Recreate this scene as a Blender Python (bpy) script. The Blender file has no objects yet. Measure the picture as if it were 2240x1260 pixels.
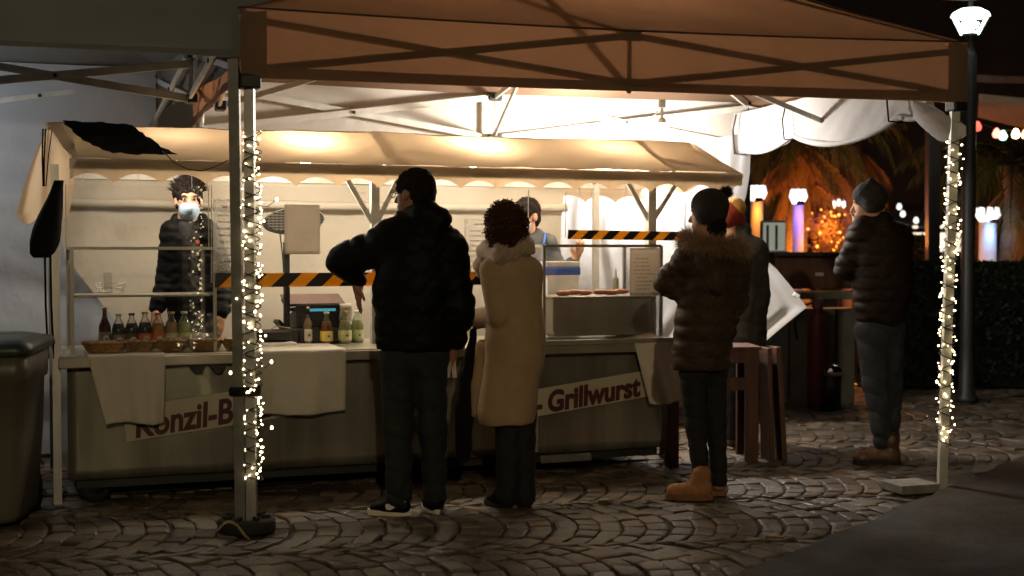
import bpy, bmesh, math, random
import numpy as np
from mathutils import Vector, Matrix

random.seed(7); rng = np.random.default_rng(7)
scene = bpy.context.scene
col = scene.collection
R = math.radians

# ------------------------------------------------------------------ camera
F, CH = 3000.0, 1.4                       # focal length in photo pixels, eye height
PITCH = math.atan(90 / F)
cam_d = bpy.data.cameras.new('camera'); cam = bpy.data.objects.new('camera', cam_d); col.objects.link(cam)
cam.location = (0, 0, CH); cam.rotation_euler = (math.pi / 2 - PITCH, 0, 0)
cam_d.sensor_width = 36; cam_d.lens = 36 * F / 2240
cam_d.clip_end = 400; cam_d.clip_start = 0.05
cam_d.dof.use_dof = True; cam_d.dof.focus_distance = 7.6; cam_d.dof.aperture_fstop = 2.0
scene.camera = cam

# ------------------------------------------------------------------ night sky
world = bpy.data.worlds.new('World'); scene.world = world; world.use_nodes = True
wn = world.node_tree.nodes; bg = wn['Background']
sky = wn.new('ShaderNodeTexSky'); sky.sky_type = 'NISHITA'; sky.sun_disc = False
sky.sun_elevation = R(-4); sky.sun_rotation = R(200)
world.node_tree.links.new(sky.outputs[0], bg.inputs[0]); bg.inputs[1].default_value = 0.0012

# ------------------------------------------------------------------ picture settings
scene.render.engine = 'CYCLES'
scene.view_settings.view_transform = 'Standard'; scene.view_settings.look = 'None'
scene.view_settings.exposure = 0.0; scene.view_settings.gamma = 1.0
cy = scene.cycles
cy.use_denoising = True; cy.max_bounces = 7; cy.diffuse_bounces = 4; cy.glossy_bounces = 3
cy.transmission_bounces = 5; cy.transparent_max_bounces = 16
cy.sample_clamp_indirect = 3.0; cy.caustics_reflective = False; cy.caustics_refractive = False

# ------------------------------------------------------------------ places: photo pixel + distance -> metres
cp, sp = math.cos(PITCH), math.sin(PITCH)
def ray(px, py):
    dx = (px - 1120) / F; dy = (630 - py) / F
    return Vector((dx, cp + dy * sp, -sp + dy * cp))
def P(px, py, Y):
    d = ray(px, py); t = Y / d.y
    return Vector((d.x * t, Y, CH + d.z * t))
def G(px, py, z=0.0):
    d = ray(px, py); t = (z - CH) / d.z
    return Vector((d.x * t, d.y * t, z))
SA = R(20.6); SU = Vector((math.cos(SA), math.sin(SA), 0)); SV = Vector((-SU.y, SU.x, 0))
S0 = G(150, 1108)                          # front left corner of the stall on the ground
def S(a, b, z): return S0 + SU * a + SV * b + Vector((0, 0, z))
def hit(px, py, b):                        # photo pixel -> stall coordinates on the plane b
    d = ray(px, py); n = SV
    t = (b + S0.dot(n)) / d.dot(n)
    w = Vector((0, 0, CH)) + d * t - S0
    return w.dot(SU), w.z
def onz(px, py, z):                        # photo pixel on a level plane -> stall coordinates
    w = G(px, py, z) - S0
    return w.dot(SU), w.dot(SV)

# ------------------------------------------------------------------ object helpers
def tag(o, label=None, cat=None, group=None, kind=None):
    if label: o['label'] = label
    if cat: o['category'] = cat
    if group: o['group'] = group
    if cat and not kind: kind = 'thing'
    if kind: o['kind'] = kind
    return o
def empty(name, loc=(0, 0, 0), rz=0.0):
    o = bpy.data.objects.new(name, None); o.empty_display_size = 0.1
    col.objects.link(o); o.location = loc; o.rotation_euler = (0, 0, rz); return o
def link_mesh(name, me, mat=None, parent=None, loc=None):
    o = bpy.data.objects.new(name, me); col.objects.link(o)
    if mat is not None and len(me.materials) == 0:
        me.materials.append(mat)
    if parent is not None: o.parent = parent
    if loc is not None: o.location = loc
    return o

class MB:
    """collects shapes, then becomes one mesh object"""
    def __init__(self): self.v = []; self.f = []; self.m = []; self.mi = 0
    def add(self, vs, fs):
        n = len(self.v); self.v += [tuple(x) for x in vs]
        self.f += [tuple(i + n for i in q) for q in fs]; self.m += [self.mi] * len(fs)
        return self
    def box(self, c, s, rot=None):
        hx, hy, hz = s[0] / 2, s[1] / 2, s[2] / 2
        vs = [Vector((x * hx, y * hy, z * hz)) for x, y, z in
              ((-1,-1,-1),(1,-1,-1),(1,1,-1),(-1,1,-1),(-1,-1,1),(1,-1,1),(1,1,1),(-1,1,1))]
        if rot is not None: vs = [rot @ q for q in vs]
        c = Vector(c)
        return self.add([q + c for q in vs], ((0,3,2,1),(4,5,6,7),(0,1,5,4),(1,2,6,5),(2,3,7,6),(3,0,4,7)))
    def bar(self, a, b, w, h=None, up=(0, 0, 1)):
        """square bar between two points"""
        a, b = Vector(a), Vector(b); h = h or w
        d = (b - a); L = d.length; d.normalize()
        upv = Vector(up)
        if abs(d.dot(upv)) > .98: upv = Vector((0, 1, 0))
        x = d.cross(upv).normalized(); y = x.cross(d).normalized()
        vs = []
        for pnt in (a, b):
            for sx, sy in ((-1,-1),(1,-1),(1,1),(-1,1)):
                vs.append(pnt + x * (sx * w / 2) + y * (sy * h / 2))
        return self.add(vs, ((0,3,2,1),(4,5,6,7),(0,1,5,4),(1,2,6,5),(2,3,7,6),(3,0,4,7)))
    def tube(self, pts, r, n=8, cap=True):
        pts = [Vector(q) for q in pts]; m = len(pts)
        rr = r if isinstance(r, (list, tuple)) else [r] * m
        rings = []; prev = None
        for i, q in enumerate(pts):
            d = (pts[min(i + 1, m - 1)] - pts[max(i - 1, 0)])
            if d.length < 1e-9: d = Vector((0, 0, 1))
            d.normalize()
            if prev is None:
                ref = Vector((0, 0, 1)) if abs(d.z) < .9 else Vector((1, 0, 0))
            else: ref = prev
            x = (ref - d * ref.dot(d))
            if x.length < 1e-6: x = d.orthogonal()
            x.normalize(); prev = x; y = d.cross(x)
            rings.append([q + (x * math.cos(2*math.pi*k/n) + y * math.sin(2*math.pi*k/n)) * rr[i] for k in range(n)])
        vs = [w for ring in rings for w in ring]; fs = []
        for i in range(m - 1):
            for k in range(n):
                k2 = (k + 1) % n
                fs.append((i*n+k, i*n+k2, (i+1)*n+k2, (i+1)*n+k))
        if cap:
            fs.append(tuple(range(n - 1, -1, -1))); fs.append(tuple((m-1)*n + k for k in range(n)))
        return self.add(vs, fs)
    def lathe(self, prof, c=(0, 0, 0), n=20, sx=1.0, sy=1.0, a0=0.0, a1=2*math.pi):
        c = Vector(c); vs = []; fs = []; m = len(prof); full = abs(a1 - a0 - 2*math.pi) < 1e-6
        cols = n if full else n + 1
        for (r, z) in prof:
            for k in range(cols):
                a = a0 + (a1 - a0) * k / n
                vs.append(c + Vector((math.cos(a) * r * sx, math.sin(a) * r * sy, z)))
        for i in range(m - 1):
            for k in range(n):
                k2 = (k + 1) % cols if full else k + 1
                fs.append((i*cols+k, i*cols+k2, (i+1)*cols+k2, (i+1)*cols+k))
        if full:
            if prof[0][0] > 1e-4: fs.append(tuple(range(n - 1, -1, -1)))
            if prof[-1][0] > 1e-4: fs.append(tuple((m-1)*n + k for k in range(n)))
        return self.add(vs, fs)
    def grid(self, fn, nu, nv, thick=0.0):
        """fn(s,t) -> point; optional thickness makes it a closed slab"""
        pts = [[Vector(fn(i / nu, j / nv)) for j in range(nv + 1)] for i in range(nu + 1)]
        W = nv + 1
        vs = [q for row in pts for q in row]
        fs = [(i*W+j, (i+1)*W+j, (i+1)*W+j+1, i*W+j+1) for i in range(nu) for j in range(nv)]
        if thick:
            off = len(vs); back = []
            for i in range(nu + 1):
                for j in range(W):
                    a = pts[min(i+1, nu)][j] - pts[max(i-1, 0)][j]
                    b = pts[i][min(j+1, nv)] - pts[i][max(j-1, 0)]
                    nrm = a.cross(b)
                    nrm = nrm.normalized() if nrm.length > 1e-9 else Vector((0, 0, 1))
                    back.append(pts[i][j] - nrm * thick)
            vs += back
            fs += [(off+i*W+j, off+i*W+j+1, off+(i+1)*W+j+1, off+(i+1)*W+j) for i in range(nu) for j in range(nv)]
            for i in range(nu):
                fs.append((i*W, off+i*W, off+(i+1)*W, (i+1)*W))
                fs.append((i*W+nv, (i+1)*W+nv, off+(i+1)*W+nv, off+i*W+nv))
            for j in range(nv):
                fs.append((j, j+1, off+j+1, off+j))
                fs.append((nu*W+j, off+nu*W+j, off+nu*W+j+1, nu*W+j+1))
        return self.add(vs, fs)
    def prism(self, poly, fn, depth):
        """2-D outline mapped by fn(x, y, d) with d = 0 and depth"""
        n = len(poly)
        vs = [Vector(fn(x, y, 0)) for x, y in poly] + [Vector(fn(x, y, depth)) for x, y in poly]
        fs = [tuple(range(n)), tuple(range(2*n - 1, n - 1, -1))]
        fs += [(i, i + n, (i + 1) % n + n, (i + 1) % n) for i in range(n)]
        return self.add(vs, fs)
    def mesh(self, name, smooth=False, bevel=0.0, mats=None):
        me = bpy.data.meshes.new(name); me.from_pydata(self.v, [], self.f)
        if mats:
            for q in mats: me.materials.append(q)
            me.polygons.foreach_set('material_index', self.m)
        if smooth: me.polygons.foreach_set('use_smooth', [True] * len(me.polygons))
        if bevel:
            bm = bmesh.new(); bm.from_mesh(me)
            bmesh.ops.remove_doubles(bm, verts=bm.verts, dist=1e-6)
            ed = [e for e in bm.edges if len(e.link_faces) == 2 and e.calc_face_angle(0) > .5]
            bmesh.ops.bevel(bm, geom=ed, offset=bevel, segments=2, affect='EDGES', profile=.5)
            bm.to_mesh(me); bm.free()
        me.update(); return me
    def build(self, name, mat, parent=None, smooth=False, bevel=0.0, loc=None, mats=None):
        return link_mesh(name, self.mesh(name, smooth, bevel, mats), mat, parent, loc)
def wbuild(mb, name, mat, root, **k):
    """the shapes are in world metres, the thing's Empty is not turned"""
    return mb.build(name, mat, root, loc=(-root.location.x, -root.location.y, -root.location.z), **k)
def smooth_by_angle(o, ang=.6):
    me = o.data
    me.polygons.foreach_set('use_smooth', [True] * len(me.polygons))
    me.update()
    try: me.set_sharp_from_angle(angle=ang)
    except Exception: pass
    return o

# ------------------------------------------------------------------ materials
MATS = {}
def new_mat(name):
    m = bpy.data.materials.new(name); m.use_nodes = True
    nt = m.node_tree; MATS[name] = m
    return m, nt, nt.nodes, nt.links, nt.nodes['Principled BSDF'], nt.nodes['Material Output']
def vary(nt, c1, c2, scale=6.0, detail=4.0, stretch=(1, 1, 1), lo=.35, hi=.65, coord='Object'):
    n, l = nt.nodes, nt.links
    tc = n.new('ShaderNodeTexCoord'); mp = n.new('ShaderNodeMapping'); mp.inputs['Scale'].default_value = stretch
    tx = n.new('ShaderNodeTexNoise'); tx.inputs['Scale'].default_value = scale; tx.inputs['Detail'].default_value = detail
    rp = n.new('ShaderNodeValToRGB'); rp.color_ramp.elements[0].position = lo; rp.color_ramp.elements[1].position = hi
    rp.color_ramp.elements[0].color = (*c1, 1); rp.color_ramp.elements[1].color = (*c2, 1)
    l.new(tc.outputs[coord], mp.inputs[0]); l.new(mp.outputs[0], tx.inputs[0]); l.new(tx.outputs[0], rp.inputs[0])
    return rp.outputs[0], tx.outputs[0], mp.outputs[0]
def bump(nt, bs, height, strength=.3, dist=.01):
    b = nt.nodes.new('ShaderNodeBump'); b.inputs['Strength'].default_value = strength; b.inputs['Distance'].default_value = dist
    nt.links.new(height, b.inputs['Height']); nt.links.new(b.outputs[0], bs.inputs['Normal']); return b
def plain(name, c, rough=.6, metal=0.0, c2=None, scale=8.0, bmp=0.0, bscale=None, stretch=(1,1,1), spec=.5, sheen=0.0, coat=0.0):
    m, nt, n, l, bs, out = new_mat(name)
    c2 = c2 or tuple(min(1, x * 1.35) for x in c)
    co, h, mp = vary(nt, c, c2, scale, stretch=stretch)
    l.new(co, bs.inputs['Base Color']); bs.inputs['Roughness'].default_value = rough
    bs.inputs['Metallic'].default_value = metal; bs.inputs['Specular IOR Level'].default_value = spec
    if sheen: bs.inputs['Sheen Weight'].default_value = sheen; bs.inputs['Sheen Roughness'].default_value = .5
    if coat: bs.inputs['Coat Weight'].default_value = coat
    if bmp:
        if bscale:
            tx = n.new('ShaderNodeTexNoise'); tx.inputs['Scale'].default_value = bscale; tx.inputs['Detail'].default_value = 3
            l.new(mp, tx.inputs[0]); h = tx.outputs[0]
        bump(nt, bs, h, bmp)
    return m
def fabric(name, c, c2, trans, amount=.5, rough=.8, scale=2.5, wrinkle=.25):
    """cloth that lets light through: reflected colour c..c2, transmitted colour trans"""
    m, nt, n, l, bs, out = new_mat(name)
    co, h, mp = vary(nt, c, c2, scale, 5, lo=.3, hi=.7)
    l.new(co, bs.inputs['Base Color']); bs.inputs['Roughness'].default_value = rough; bs.inputs['Specular IOR Level'].default_value = .25
    tr = n.new('ShaderNodeBsdfTranslucent')
    tco, h2, _ = vary(nt, tuple(x * .82 for x in trans), trans, scale * .7, 5, lo=.3, hi=.7); l.new(tco, tr.inputs[0])
    mx = n.new('ShaderNodeMixShader'); mx.inputs[0].default_value = amount
    l.new(bs.outputs[0], mx.inputs[1]); l.new(tr.outputs[0], mx.inputs[2]); l.new(mx.outputs[0], out.inputs[0])
    tx = n.new('ShaderNodeTexNoise'); tx.inputs['Scale'].default_value = scale * 2.2; tx.inputs['Detail'].default_value = 4
    l.new(mp, tx.inputs[0]); b = bump(nt, bs, tx.outputs[0], wrinkle, .03); l.new(b.outputs[0], tr.inputs['Normal'])
    return m
def emit(name, c, strength):
    m, nt, n, l, bs, out = new_mat(name)
    bs.inputs['Base Color'].default_value = (*c, 1)
    bs.inputs['Emission Color'].default_value = (*c, 1); bs.inputs['Emission Strength'].default_value = strength
    return m
def clear(name, tint=(1, 1, 1), haze=.04, gloss=1.0, rough=.03):
    """thin pane: clear, with its reflection and a little smear"""
    m, nt, n, l, bs, out = new_mat(name)
    tr = n.new('ShaderNodeBsdfTransparent'); tr.inputs[0].default_value = (*tint, 1)
    gl = n.new('ShaderNodeBsdfGlossy'); gl.inputs['Roughness'].default_value = rough
    df = n.new('ShaderNodeBsdfTranslucent'); df.inputs[0].default_value = (.8, .78, .72, 1)
    d2 = n.new('ShaderNodeBsdfDiffuse'); d2.inputs[0].default_value = (.8, .78, .74, 1)
    ms = n.new('ShaderNodeMixShader'); ms.inputs[0].default_value = .5; l.new(df.outputs[0], ms.inputs[1]); l.new(d2.outputs[0], ms.inputs[2])
    co, h, _ = vary(nt, (haze * .5,) * 3, (haze * 1.5,) * 3, 3.0)
    m1 = n.new('ShaderNodeMixShader'); l.new(co, m1.inputs[0]); l.new(tr.outputs[0], m1.inputs[1]); l.new(ms.outputs[0], m1.inputs[2])
    fr = n.new('ShaderNodeLayerWeight'); fr.inputs[0].default_value = .25
    mu = n.new('ShaderNodeMath'); mu.operation = 'MULTIPLY_ADD'; mu.inputs[1].default_value = .5 * gloss; mu.inputs[2].default_value = .05 * gloss
    l.new(fr.outputs['Fresnel'], mu.inputs[0])
    m2 = n.new('ShaderNodeMixShader'); l.new(mu.outputs[0], m2.inputs[0]); l.new(m1.outputs[0], m2.inputs[1]); l.new(gl.outputs[0], m2.inputs[2])
    l.new(m2.outputs[0], out.inputs[0]); return m

M = {}
M['alu'] = plain('brushed_aluminium', (.42, .41, .38), .42, .85, c2=(.55, .53, .5), scale=14, stretch=(1, 1, .2))
M['alu_dark'] = plain('grey_painted_tube', (.16, .16, .14), .45, .3, c2=(.22, .21, .19), scale=12)
M['alu_white'] = plain('pale_painted_tube', (.5, .48, .42), .5, .1, c2=(.62, .6, .54), scale=10)
M['steel'] = plain('stainless_steel', (.38, .35, .28), .32, .6, c2=(.52, .48, .4), scale=5, stretch=(1, 1, .12), bmp=.04, bscale=40)
M['panel'] = plain('stall_front_steel', (.27, .255, .2), .26, .72, c2=(.48, .455, .37), scale=2.2, stretch=(2.6, 1, .35), bmp=.22, bscale=2.2)
M['plastic_black'] = plain('black_plastic', (.012, .012, .012), .45)
M['rubber'] = plain('black_rubber', (.015, .014, .013), .8, bmp=.2, bscale=30)
M['dark_iron'] = plain('dark_iron', (.03, .028, .026), .55, .5)
M['canvas'] = fabric('orange_brown_tent_canvas', (.2, .122, .075), (.25, .158, .1), (.235, .108, .05), .42, wrinkle=.22)
M['canvas_pale'] = fabric('pale_tent_wall', (.66, .61, .53), (.74, .69, .61), (.6, .54, .45), .3, wrinkle=.3)
M['lamp_black'] = plain('dark_leg_paint', (.008, .008, .008), .7, spec=.1)
M['canvas_seam'] = plain('dark_seam_tape', (.05, .03, .02), .8)
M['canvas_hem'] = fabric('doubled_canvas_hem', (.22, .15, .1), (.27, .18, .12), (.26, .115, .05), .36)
M['canvas_grey'] = fabric('grey_tent_canvas', (.19, .2, .185), (.25, .255, .24), (.25, .26, .25), .3, wrinkle=.2)
M['wall_grey'] = fabric('grey_white_side_wall', (.5, .53, .56), (.6, .63, .66), (.5, .52, .55), .35, scale=1.6, wrinkle=.5)
M['white_sheet'] = fabric('white_tarpaulin', (.56, .55, .54), (.64, .63, .62), (.56, .55, .53), .4, scale=1.8, wrinkle=.4)
M['cream'] = fabric('cream_awning_cloth', (.6, .49, .35), (.68, .56, .41), (.7, .5, .31), .5, scale=2.0, wrinkle=.2)
M['cream_wall'] = fabric('cream_tarpaulin', (.58, .52, .42), (.66, .6, .5), (.5, .43, .33), .25, scale=1.3, wrinkle=.6)
M['linen'] = fabric('white_paper_tablecloth', (.7, .65, .54), (.78, .73, .62), (.6, .54, .44), .2, scale=5, wrinkle=.2)
M['paper'] = fabric('white_paper', (.74, .71, .66), (.8, .77, .72), (.82, .74, .64), .5, scale=9, wrinkle=.05)
M['black_cloth'] = plain('black_cloth', (.007, .007, .008), .95, bmp=.2, bscale=30, spec=.15)
M['pane'] = clear('counter_glass', haze=.003)
M['plexi_clear'] = clear('clear_acrylic_sheet', haze=.002, gloss=.6, rough=.02)
M['plexi'] = clear('hanging_acrylic_sheet', haze=.012, gloss=.7, rough=.02)
M['white'] = plain('white_plastic', (.72, .72, .7), .45)
M['wood_red'] = plain('red_brown_wood', (.06, .022, .011), .6, c2=(.11, .042, .02), scale=3, stretch=(6, 6, 1), bmp=.15, bscale=12)
M['wicker'] = plain('wicker', (.24, .125, .045), .6, c2=(.42, .23, .09), scale=60, bmp=.6, bscale=90)
M['ink'] = plain('dark_print', (.05, .04, .04), .8)
M['ink_soft'] = plain('grey_print', (.28, .25, .22), .8)
M['ink_red'] = plain('red_print', (.45, .12, .09), .8)
M['maroon'] = plain('maroon_lettering', (.06, .008, .009), .6)
M['banner'] = plain('cream_banner', (.44, .4, .28), .6, c2=(.5, .46, .33), scale=3)
M['wire'] = plain('dark_green_wire', (.01, .013, .008), .6)
M['yellow'] = fabric('yellow_tape', (.75, .42, .04), (.8, .48, .06), (.95, .55, .08), .5, .45, wrinkle=0)
M['black_tape'] = plain('black_tape', (.012, .011, .01), .45)
def bulb_mat(name, c, s):
    m = emit(name, c, s); return m
M['fairy'] = bulb_mat('fairy_light', (1.0, .8, .44), 9)
M['bulb_warm'] = bulb_mat('warm_bulb', (1.0, .72, .42), 14)
M['bulb_white'] = bulb_mat('white_bulb', (1.0, .95, .86), 40)
M['lamp_white'] = bulb_mat('street_lamp_glow', (.88, 1.0, .97), 6)
for q in ('fairy',):
    M[q].cycles.emission_sampling = 'NONE'
def point(name, loc, power, c, size=.04, parent=None):
    d = bpy.data.lights.new(name, 'POINT'); d.energy = power; d.color = c; d.shadow_soft_size = size
    o = bpy.data.objects.new(name, d); col.objects.link(o); o.location = loc
    if parent is not None: o.parent = parent
    return o
def noise1(x, s=1.0, seed=0.0):
    return (math.sin(x*1.7*s+seed) + .6*math.sin(x*3.9*s+1.3+seed*2) + .35*math.sin(x*8.3*s+2.1+seed*3)) / 1.95
# ================================================================== GROUND
g = MB(); g.grid(lambda s, t: (-60 + 120*s, -20 + 120*t, -.045), 2, 2)
M['soil'] = plain('dark_joint_sand', (.022, .019, .014), .95, c2=(.035, .03, .02), scale=30)
tag(g.build('ground', M['soil']), kind='structure')

def cobble_mat():
    m, nt, n, l, bs, out = new_mat('worn_cobble_stone')
    co, h, mp = vary(nt, (.07, .053, .036), (.145, .112, .078), 4.0, 7)
    oi = n.new('ShaderNodeAttribute'); oi.attribute_name = 'tone'
    mul = n.new('ShaderNodeMix'); mul.data_type = 'RGBA'; mul.blend_type = 'MULTIPLY'; mul.inputs[0].default_value = 1
    l.new(co, mul.inputs[6]); l.new(oi.outputs['Color'], mul.inputs[7]); l.new(mul.outputs[2], bs.inputs['Base Color'])
    rg = n.new('ShaderNodeMapRange'); rg.inputs[1].default_value = .3; rg.inputs[2].default_value = .7
    rg.inputs[3].default_value = .32; rg.inputs[4].default_value = .62; l.new(h, rg.inputs[0]); l.new(rg.outputs[0], bs.inputs['Roughness'])
    tx = n.new('ShaderNodeTexNoise'); tx.inputs['Scale'].default_value = 38; tx.inputs['Detail'].default_value = 6; l.new(mp, tx.inputs[0])
    bump(nt, bs, tx.outputs[0], .55, .012); return m
M['cobble'] = cobble_mat()
def asphalt_mat():
    m, nt, n, l, bs, out = new_mat('worn_wet_asphalt')
    co, h, mp = vary(nt, (.026, .0185, .011), (.06, .044, .026), 1.1, 8, lo=.3, hi=.72); l.new(co, bs.inputs['Base Color'])
    rg = n.new('ShaderNodeMapRange'); rg.inputs[1].default_value = .38; rg.inputs[2].default_value = .6; rg.inputs[3].default_value = .4; rg.inputs[4].default_value = .75
    l.new(h, rg.inputs[0]); l.new(rg.outputs[0], bs.inputs['Roughness'])
    tx = n.new('ShaderNodeTexNoise'); tx.inputs['Scale'].default_value = 28; tx.inputs['Detail'].default_value = 8; tx.inputs['Roughness'].default_value = .75; l.new(mp, tx.inputs[0])
    bs.inputs['Specular IOR Level'].default_value = .22
    gx = n.new('ShaderNodeTexNoise'); gx.inputs['Scale'].default_value = 16; gx.inputs['Detail'].default_value = 9; gx.inputs['Roughness'].default_value = .8; l.new(mp, gx.inputs[0])
    gr = n.new('ShaderNodeMapRange'); gr.inputs[1].default_value = .35; gr.inputs[2].default_value = .65; gr.inputs[3].default_value = .45; gr.inputs[4].default_value = 1.5; l.new(gx.outputs[0], gr.inputs[0])
    mg = n.new('ShaderNodeMix'); mg.data_type = 'RGBA'; mg.blend_type = 'MULTIPLY'; mg.inputs[0].default_value = 1; l.new(co, mg.inputs[6]); l.new(gr.outputs[0], mg.inputs[7]); l.new(mg.outputs[2], bs.inputs['Base Color'])
    bump(nt, bs, tx.outputs[0], .8, .03); return m
M['asphalt'] = asphalt_mat()

# the asphalt path crosses the lower right corner; its edge runs along this line
AE0, AE1 = G(1655, 1262), G(2300, 985)
AD = (AE1 - AE0).normalized(); AN = Vector((AD.y, -AD.x, 0))
def in_asphalt(p): return (Vector((p[0], p[1], 0)) - AE0).dot(AN) > -.01
FAR = 17.5
pav = MB()
pav.grid(lambda s, t: (-9 + 18*s, 3.5 + (FAR - 3.5)*t, -.011), 2, 2)
pavement = tag(pav.build('pavement', M['soil']), kind='structure')

PIT, ARC_R, ARC_H = .118, .76, R(44)
WST = 2 * ARC_R * math.sin(ARC_H)
CA = R(7.0); CU = Vector((math.cos(CA), math.sin(CA), 0)); CV = Vector((-CU.y, CU.x, 0)); C0 = Vector((-9, 2.05, 0))
def to_ground(s, t): return C0 + CU * s + CV * t
cand = []
for strip in range(0, 16):
    for k in range(-8, 165):
        phis = [-ARC_H]; ph = -ARC_H
        while ph < ARC_H - .1:
            ph += random.uniform(.125, .22) * (1.0 - .25 * abs(ph) / ARC_H) / ARC_R; phis.append(min(ph, ARC_H))
        if phis[-1] < ARC_H: phis[-1] = ARC_H
        for f0, f1 in zip(phis, phis[1:]):
            q = []
            for f, o in ((f0, 0), (f0, 1), (f1, 1), (f1, 0)):
                d = PIT * math.cos(f) * o
                s_ = k * PIT + ARC_R * math.cos(f) + d * math.cos(f); t_ = ARC_R * math.sin(f) + d * math.sin(f)
                t_ = max(-WST/2, min(WST/2, t_))
                q.append(to_ground(s_ + .012 * noise1(k * .7 + strip), (strip + .5) * WST + t_))
            c = sum(q, Vector()) / 4
            if c.y < 4.6 or c.y > FAR - .3 or abs(c.x) > 8.5 or abs(c.x) > .42 * c.y + .8: continue
            if sum(in_asphalt(w) for w in q) >= 2: continue
            if (q[0] - q[3]).length < .05: continue
            cand.append((c, q))
def cobble_geo(c, q):
    lift = random.uniform(-.006, .006); ctr = sum(q, Vector()) / 4
    tilt = Vector((random.uniform(-.05, .05), random.uniform(-.04, .04), 0))
    def ring(ins, z):
        out = []
        for i, w in enumerate(q):
            d = w - ctr; L = d.length
            jit = Vector((random.uniform(-.004, .004), random.uniform(-.004, .004), 0))
            out.append(ctr + d * max(.2, 1 - ins / L) + Vector((0, 0, z + lift + d.dot(tilt))) + (jit if z < -.005 else Vector()))
        return out
    # eight-sided rings: the corners are rounded off
    def cut(rg, f):
        o = []
        for i in range(4):
            a, b, p = rg[i-1], rg[(i+1) % 4], rg[i]
            o.append(p + (a - p) * f); o.append(p + (b - p) * f)
        return o
    r0 = cut(ring(.010, -.05), .10); r1 = cut(ring(.006, -.008), .10); r2 = cut(ring(.012, -.001), .13); r3 = cut(ring(.034, .002), .16)
    vs = r0 + r1 + r2 + r3
    fs = [(j*8+i, j*8+(i+1) % 8, (j+1)*8+(i+1) % 8, (j+1)*8+i) for j in range(3) for i in range(8)] + [tuple(range(24, 32))]
    return vs, fs
def set_tone(me, tones):
    at = me.attributes.new('tone', 'FLOAT_COLOR', 'FACE')
    at.data.foreach_set('color', np.array(tones, dtype=np.float32).ravel())
def tone():
    b = random.uniform(.55, 1.3); w = random.uniform(-.06, .08)
    return (b * (1 + w), b, b * (1 - w), 1)
def in_view(c):
    x, y, z = c.x, c.y, -CH
    fw = y*cp - z*sp; up = y*sp + z*cp
    px, py = 1120 + F*x/fw, 630 - F*up/fw
    if px < -10 or px > 2250 or py > 1275: return False
    return True
vis = sorted([i for i, (c, q) in enumerate(cand) if in_view(c)], key=lambda i: cand[i][0].length)
near = set(vis[:300])
rest = MB(); rt = []
for i, (c, q) in enumerate(cand):
    vs, fs = cobble_geo(c, q); tn = tone()
    if i in near:
        b = MB(); b.add([w - c for w in vs], fs); me = b.mesh('cobblestone', smooth=False)
        set_tone(me, [tn] * len(fs))
        o = link_mesh('cobblestone', me, M['cobble'], pavement, c)
    else:
        rest.add(vs, fs); rt += [tn] * len(fs)
me = rest.mesh('cobblestones'); set_tone(me, rt)
o = link_mesh('cobblestones', me, M['cobble'], pavement); o['kind'] = 'stuff'

def asph(s, t):
    p = AE0 - AD * 3 + AD * (s * 14) + AN * (t * 9)
    e = .02 * noise1(s * 60, 1.0, 2.0) if t == 0 else 0
    return p + AN * e + Vector((0, 0, .004 + .004 * noise1(p.x * 2.1 + p.y) ))
a = MB(); a.grid(asph, 140, 30, .04)
tag(a.build('asphalt_path', M['asphalt'], smooth=True), kind='structure')

# litter on the wet asphalt
def leaf(px, py, L, rz, label):
    c = G(px, py, .011); b = MB()
    def fn(s, t):
        w = math.sin(math.pi * min(1, max(0, s)) ** .8) * L * .3
        v = Vector(((s - .5) * L, (t - .5) * 2 * w, .012 * (1 - 4*(t-.5)**2) * 0 + .01 * abs(t - .5) * 2 + .006 * math.sin(s * 3)))
        v.rotate(Matrix.Rotation(rz, 3, 'Z')); return v
    b.grid(fn, 8, 4, .0015)
    o = b.build('fallen_leaf', M['leaf'], loc=c, smooth=True); tag(o, label, 'leaf', 'leaves fallen on the ground')
M['leaf'] = plain('dry_leaf', (.3, .21, .09), .6, c2=(.45, .34, .17), scale=30)
leaf(2090, 1180, .13, .5, 'curled dry leaf lying on the asphalt in front of the right pole')
leaf(2195, 1098, .06, 1.2, 'small pale leaf on the asphalt far right')
leaf(2130, 1162, .06, .1, 'small pale leaf on the asphalt behind the curled leaf')
leaf(1239, 1107, .07, .4, 'yellow leaf on the cobbles right of the tan coat, leftmost of a line of leaves')
leaf(1280, 1104, .075, -.2, 'yellow leaf on the cobbles, middle of the line beside the tan coat')
leaf(1325, 1098, .08, .1, 'yellow leaf on the cobbles nearest the tan boots')
leaf(1648, 1185, .09, .3, 'yellow leaf at the asphalt edge below the tan boots, left of a pair')
leaf(1695, 1178, .085, -.3, 'yellow leaf at the asphalt edge below the tan boots, right of a pair')
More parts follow.
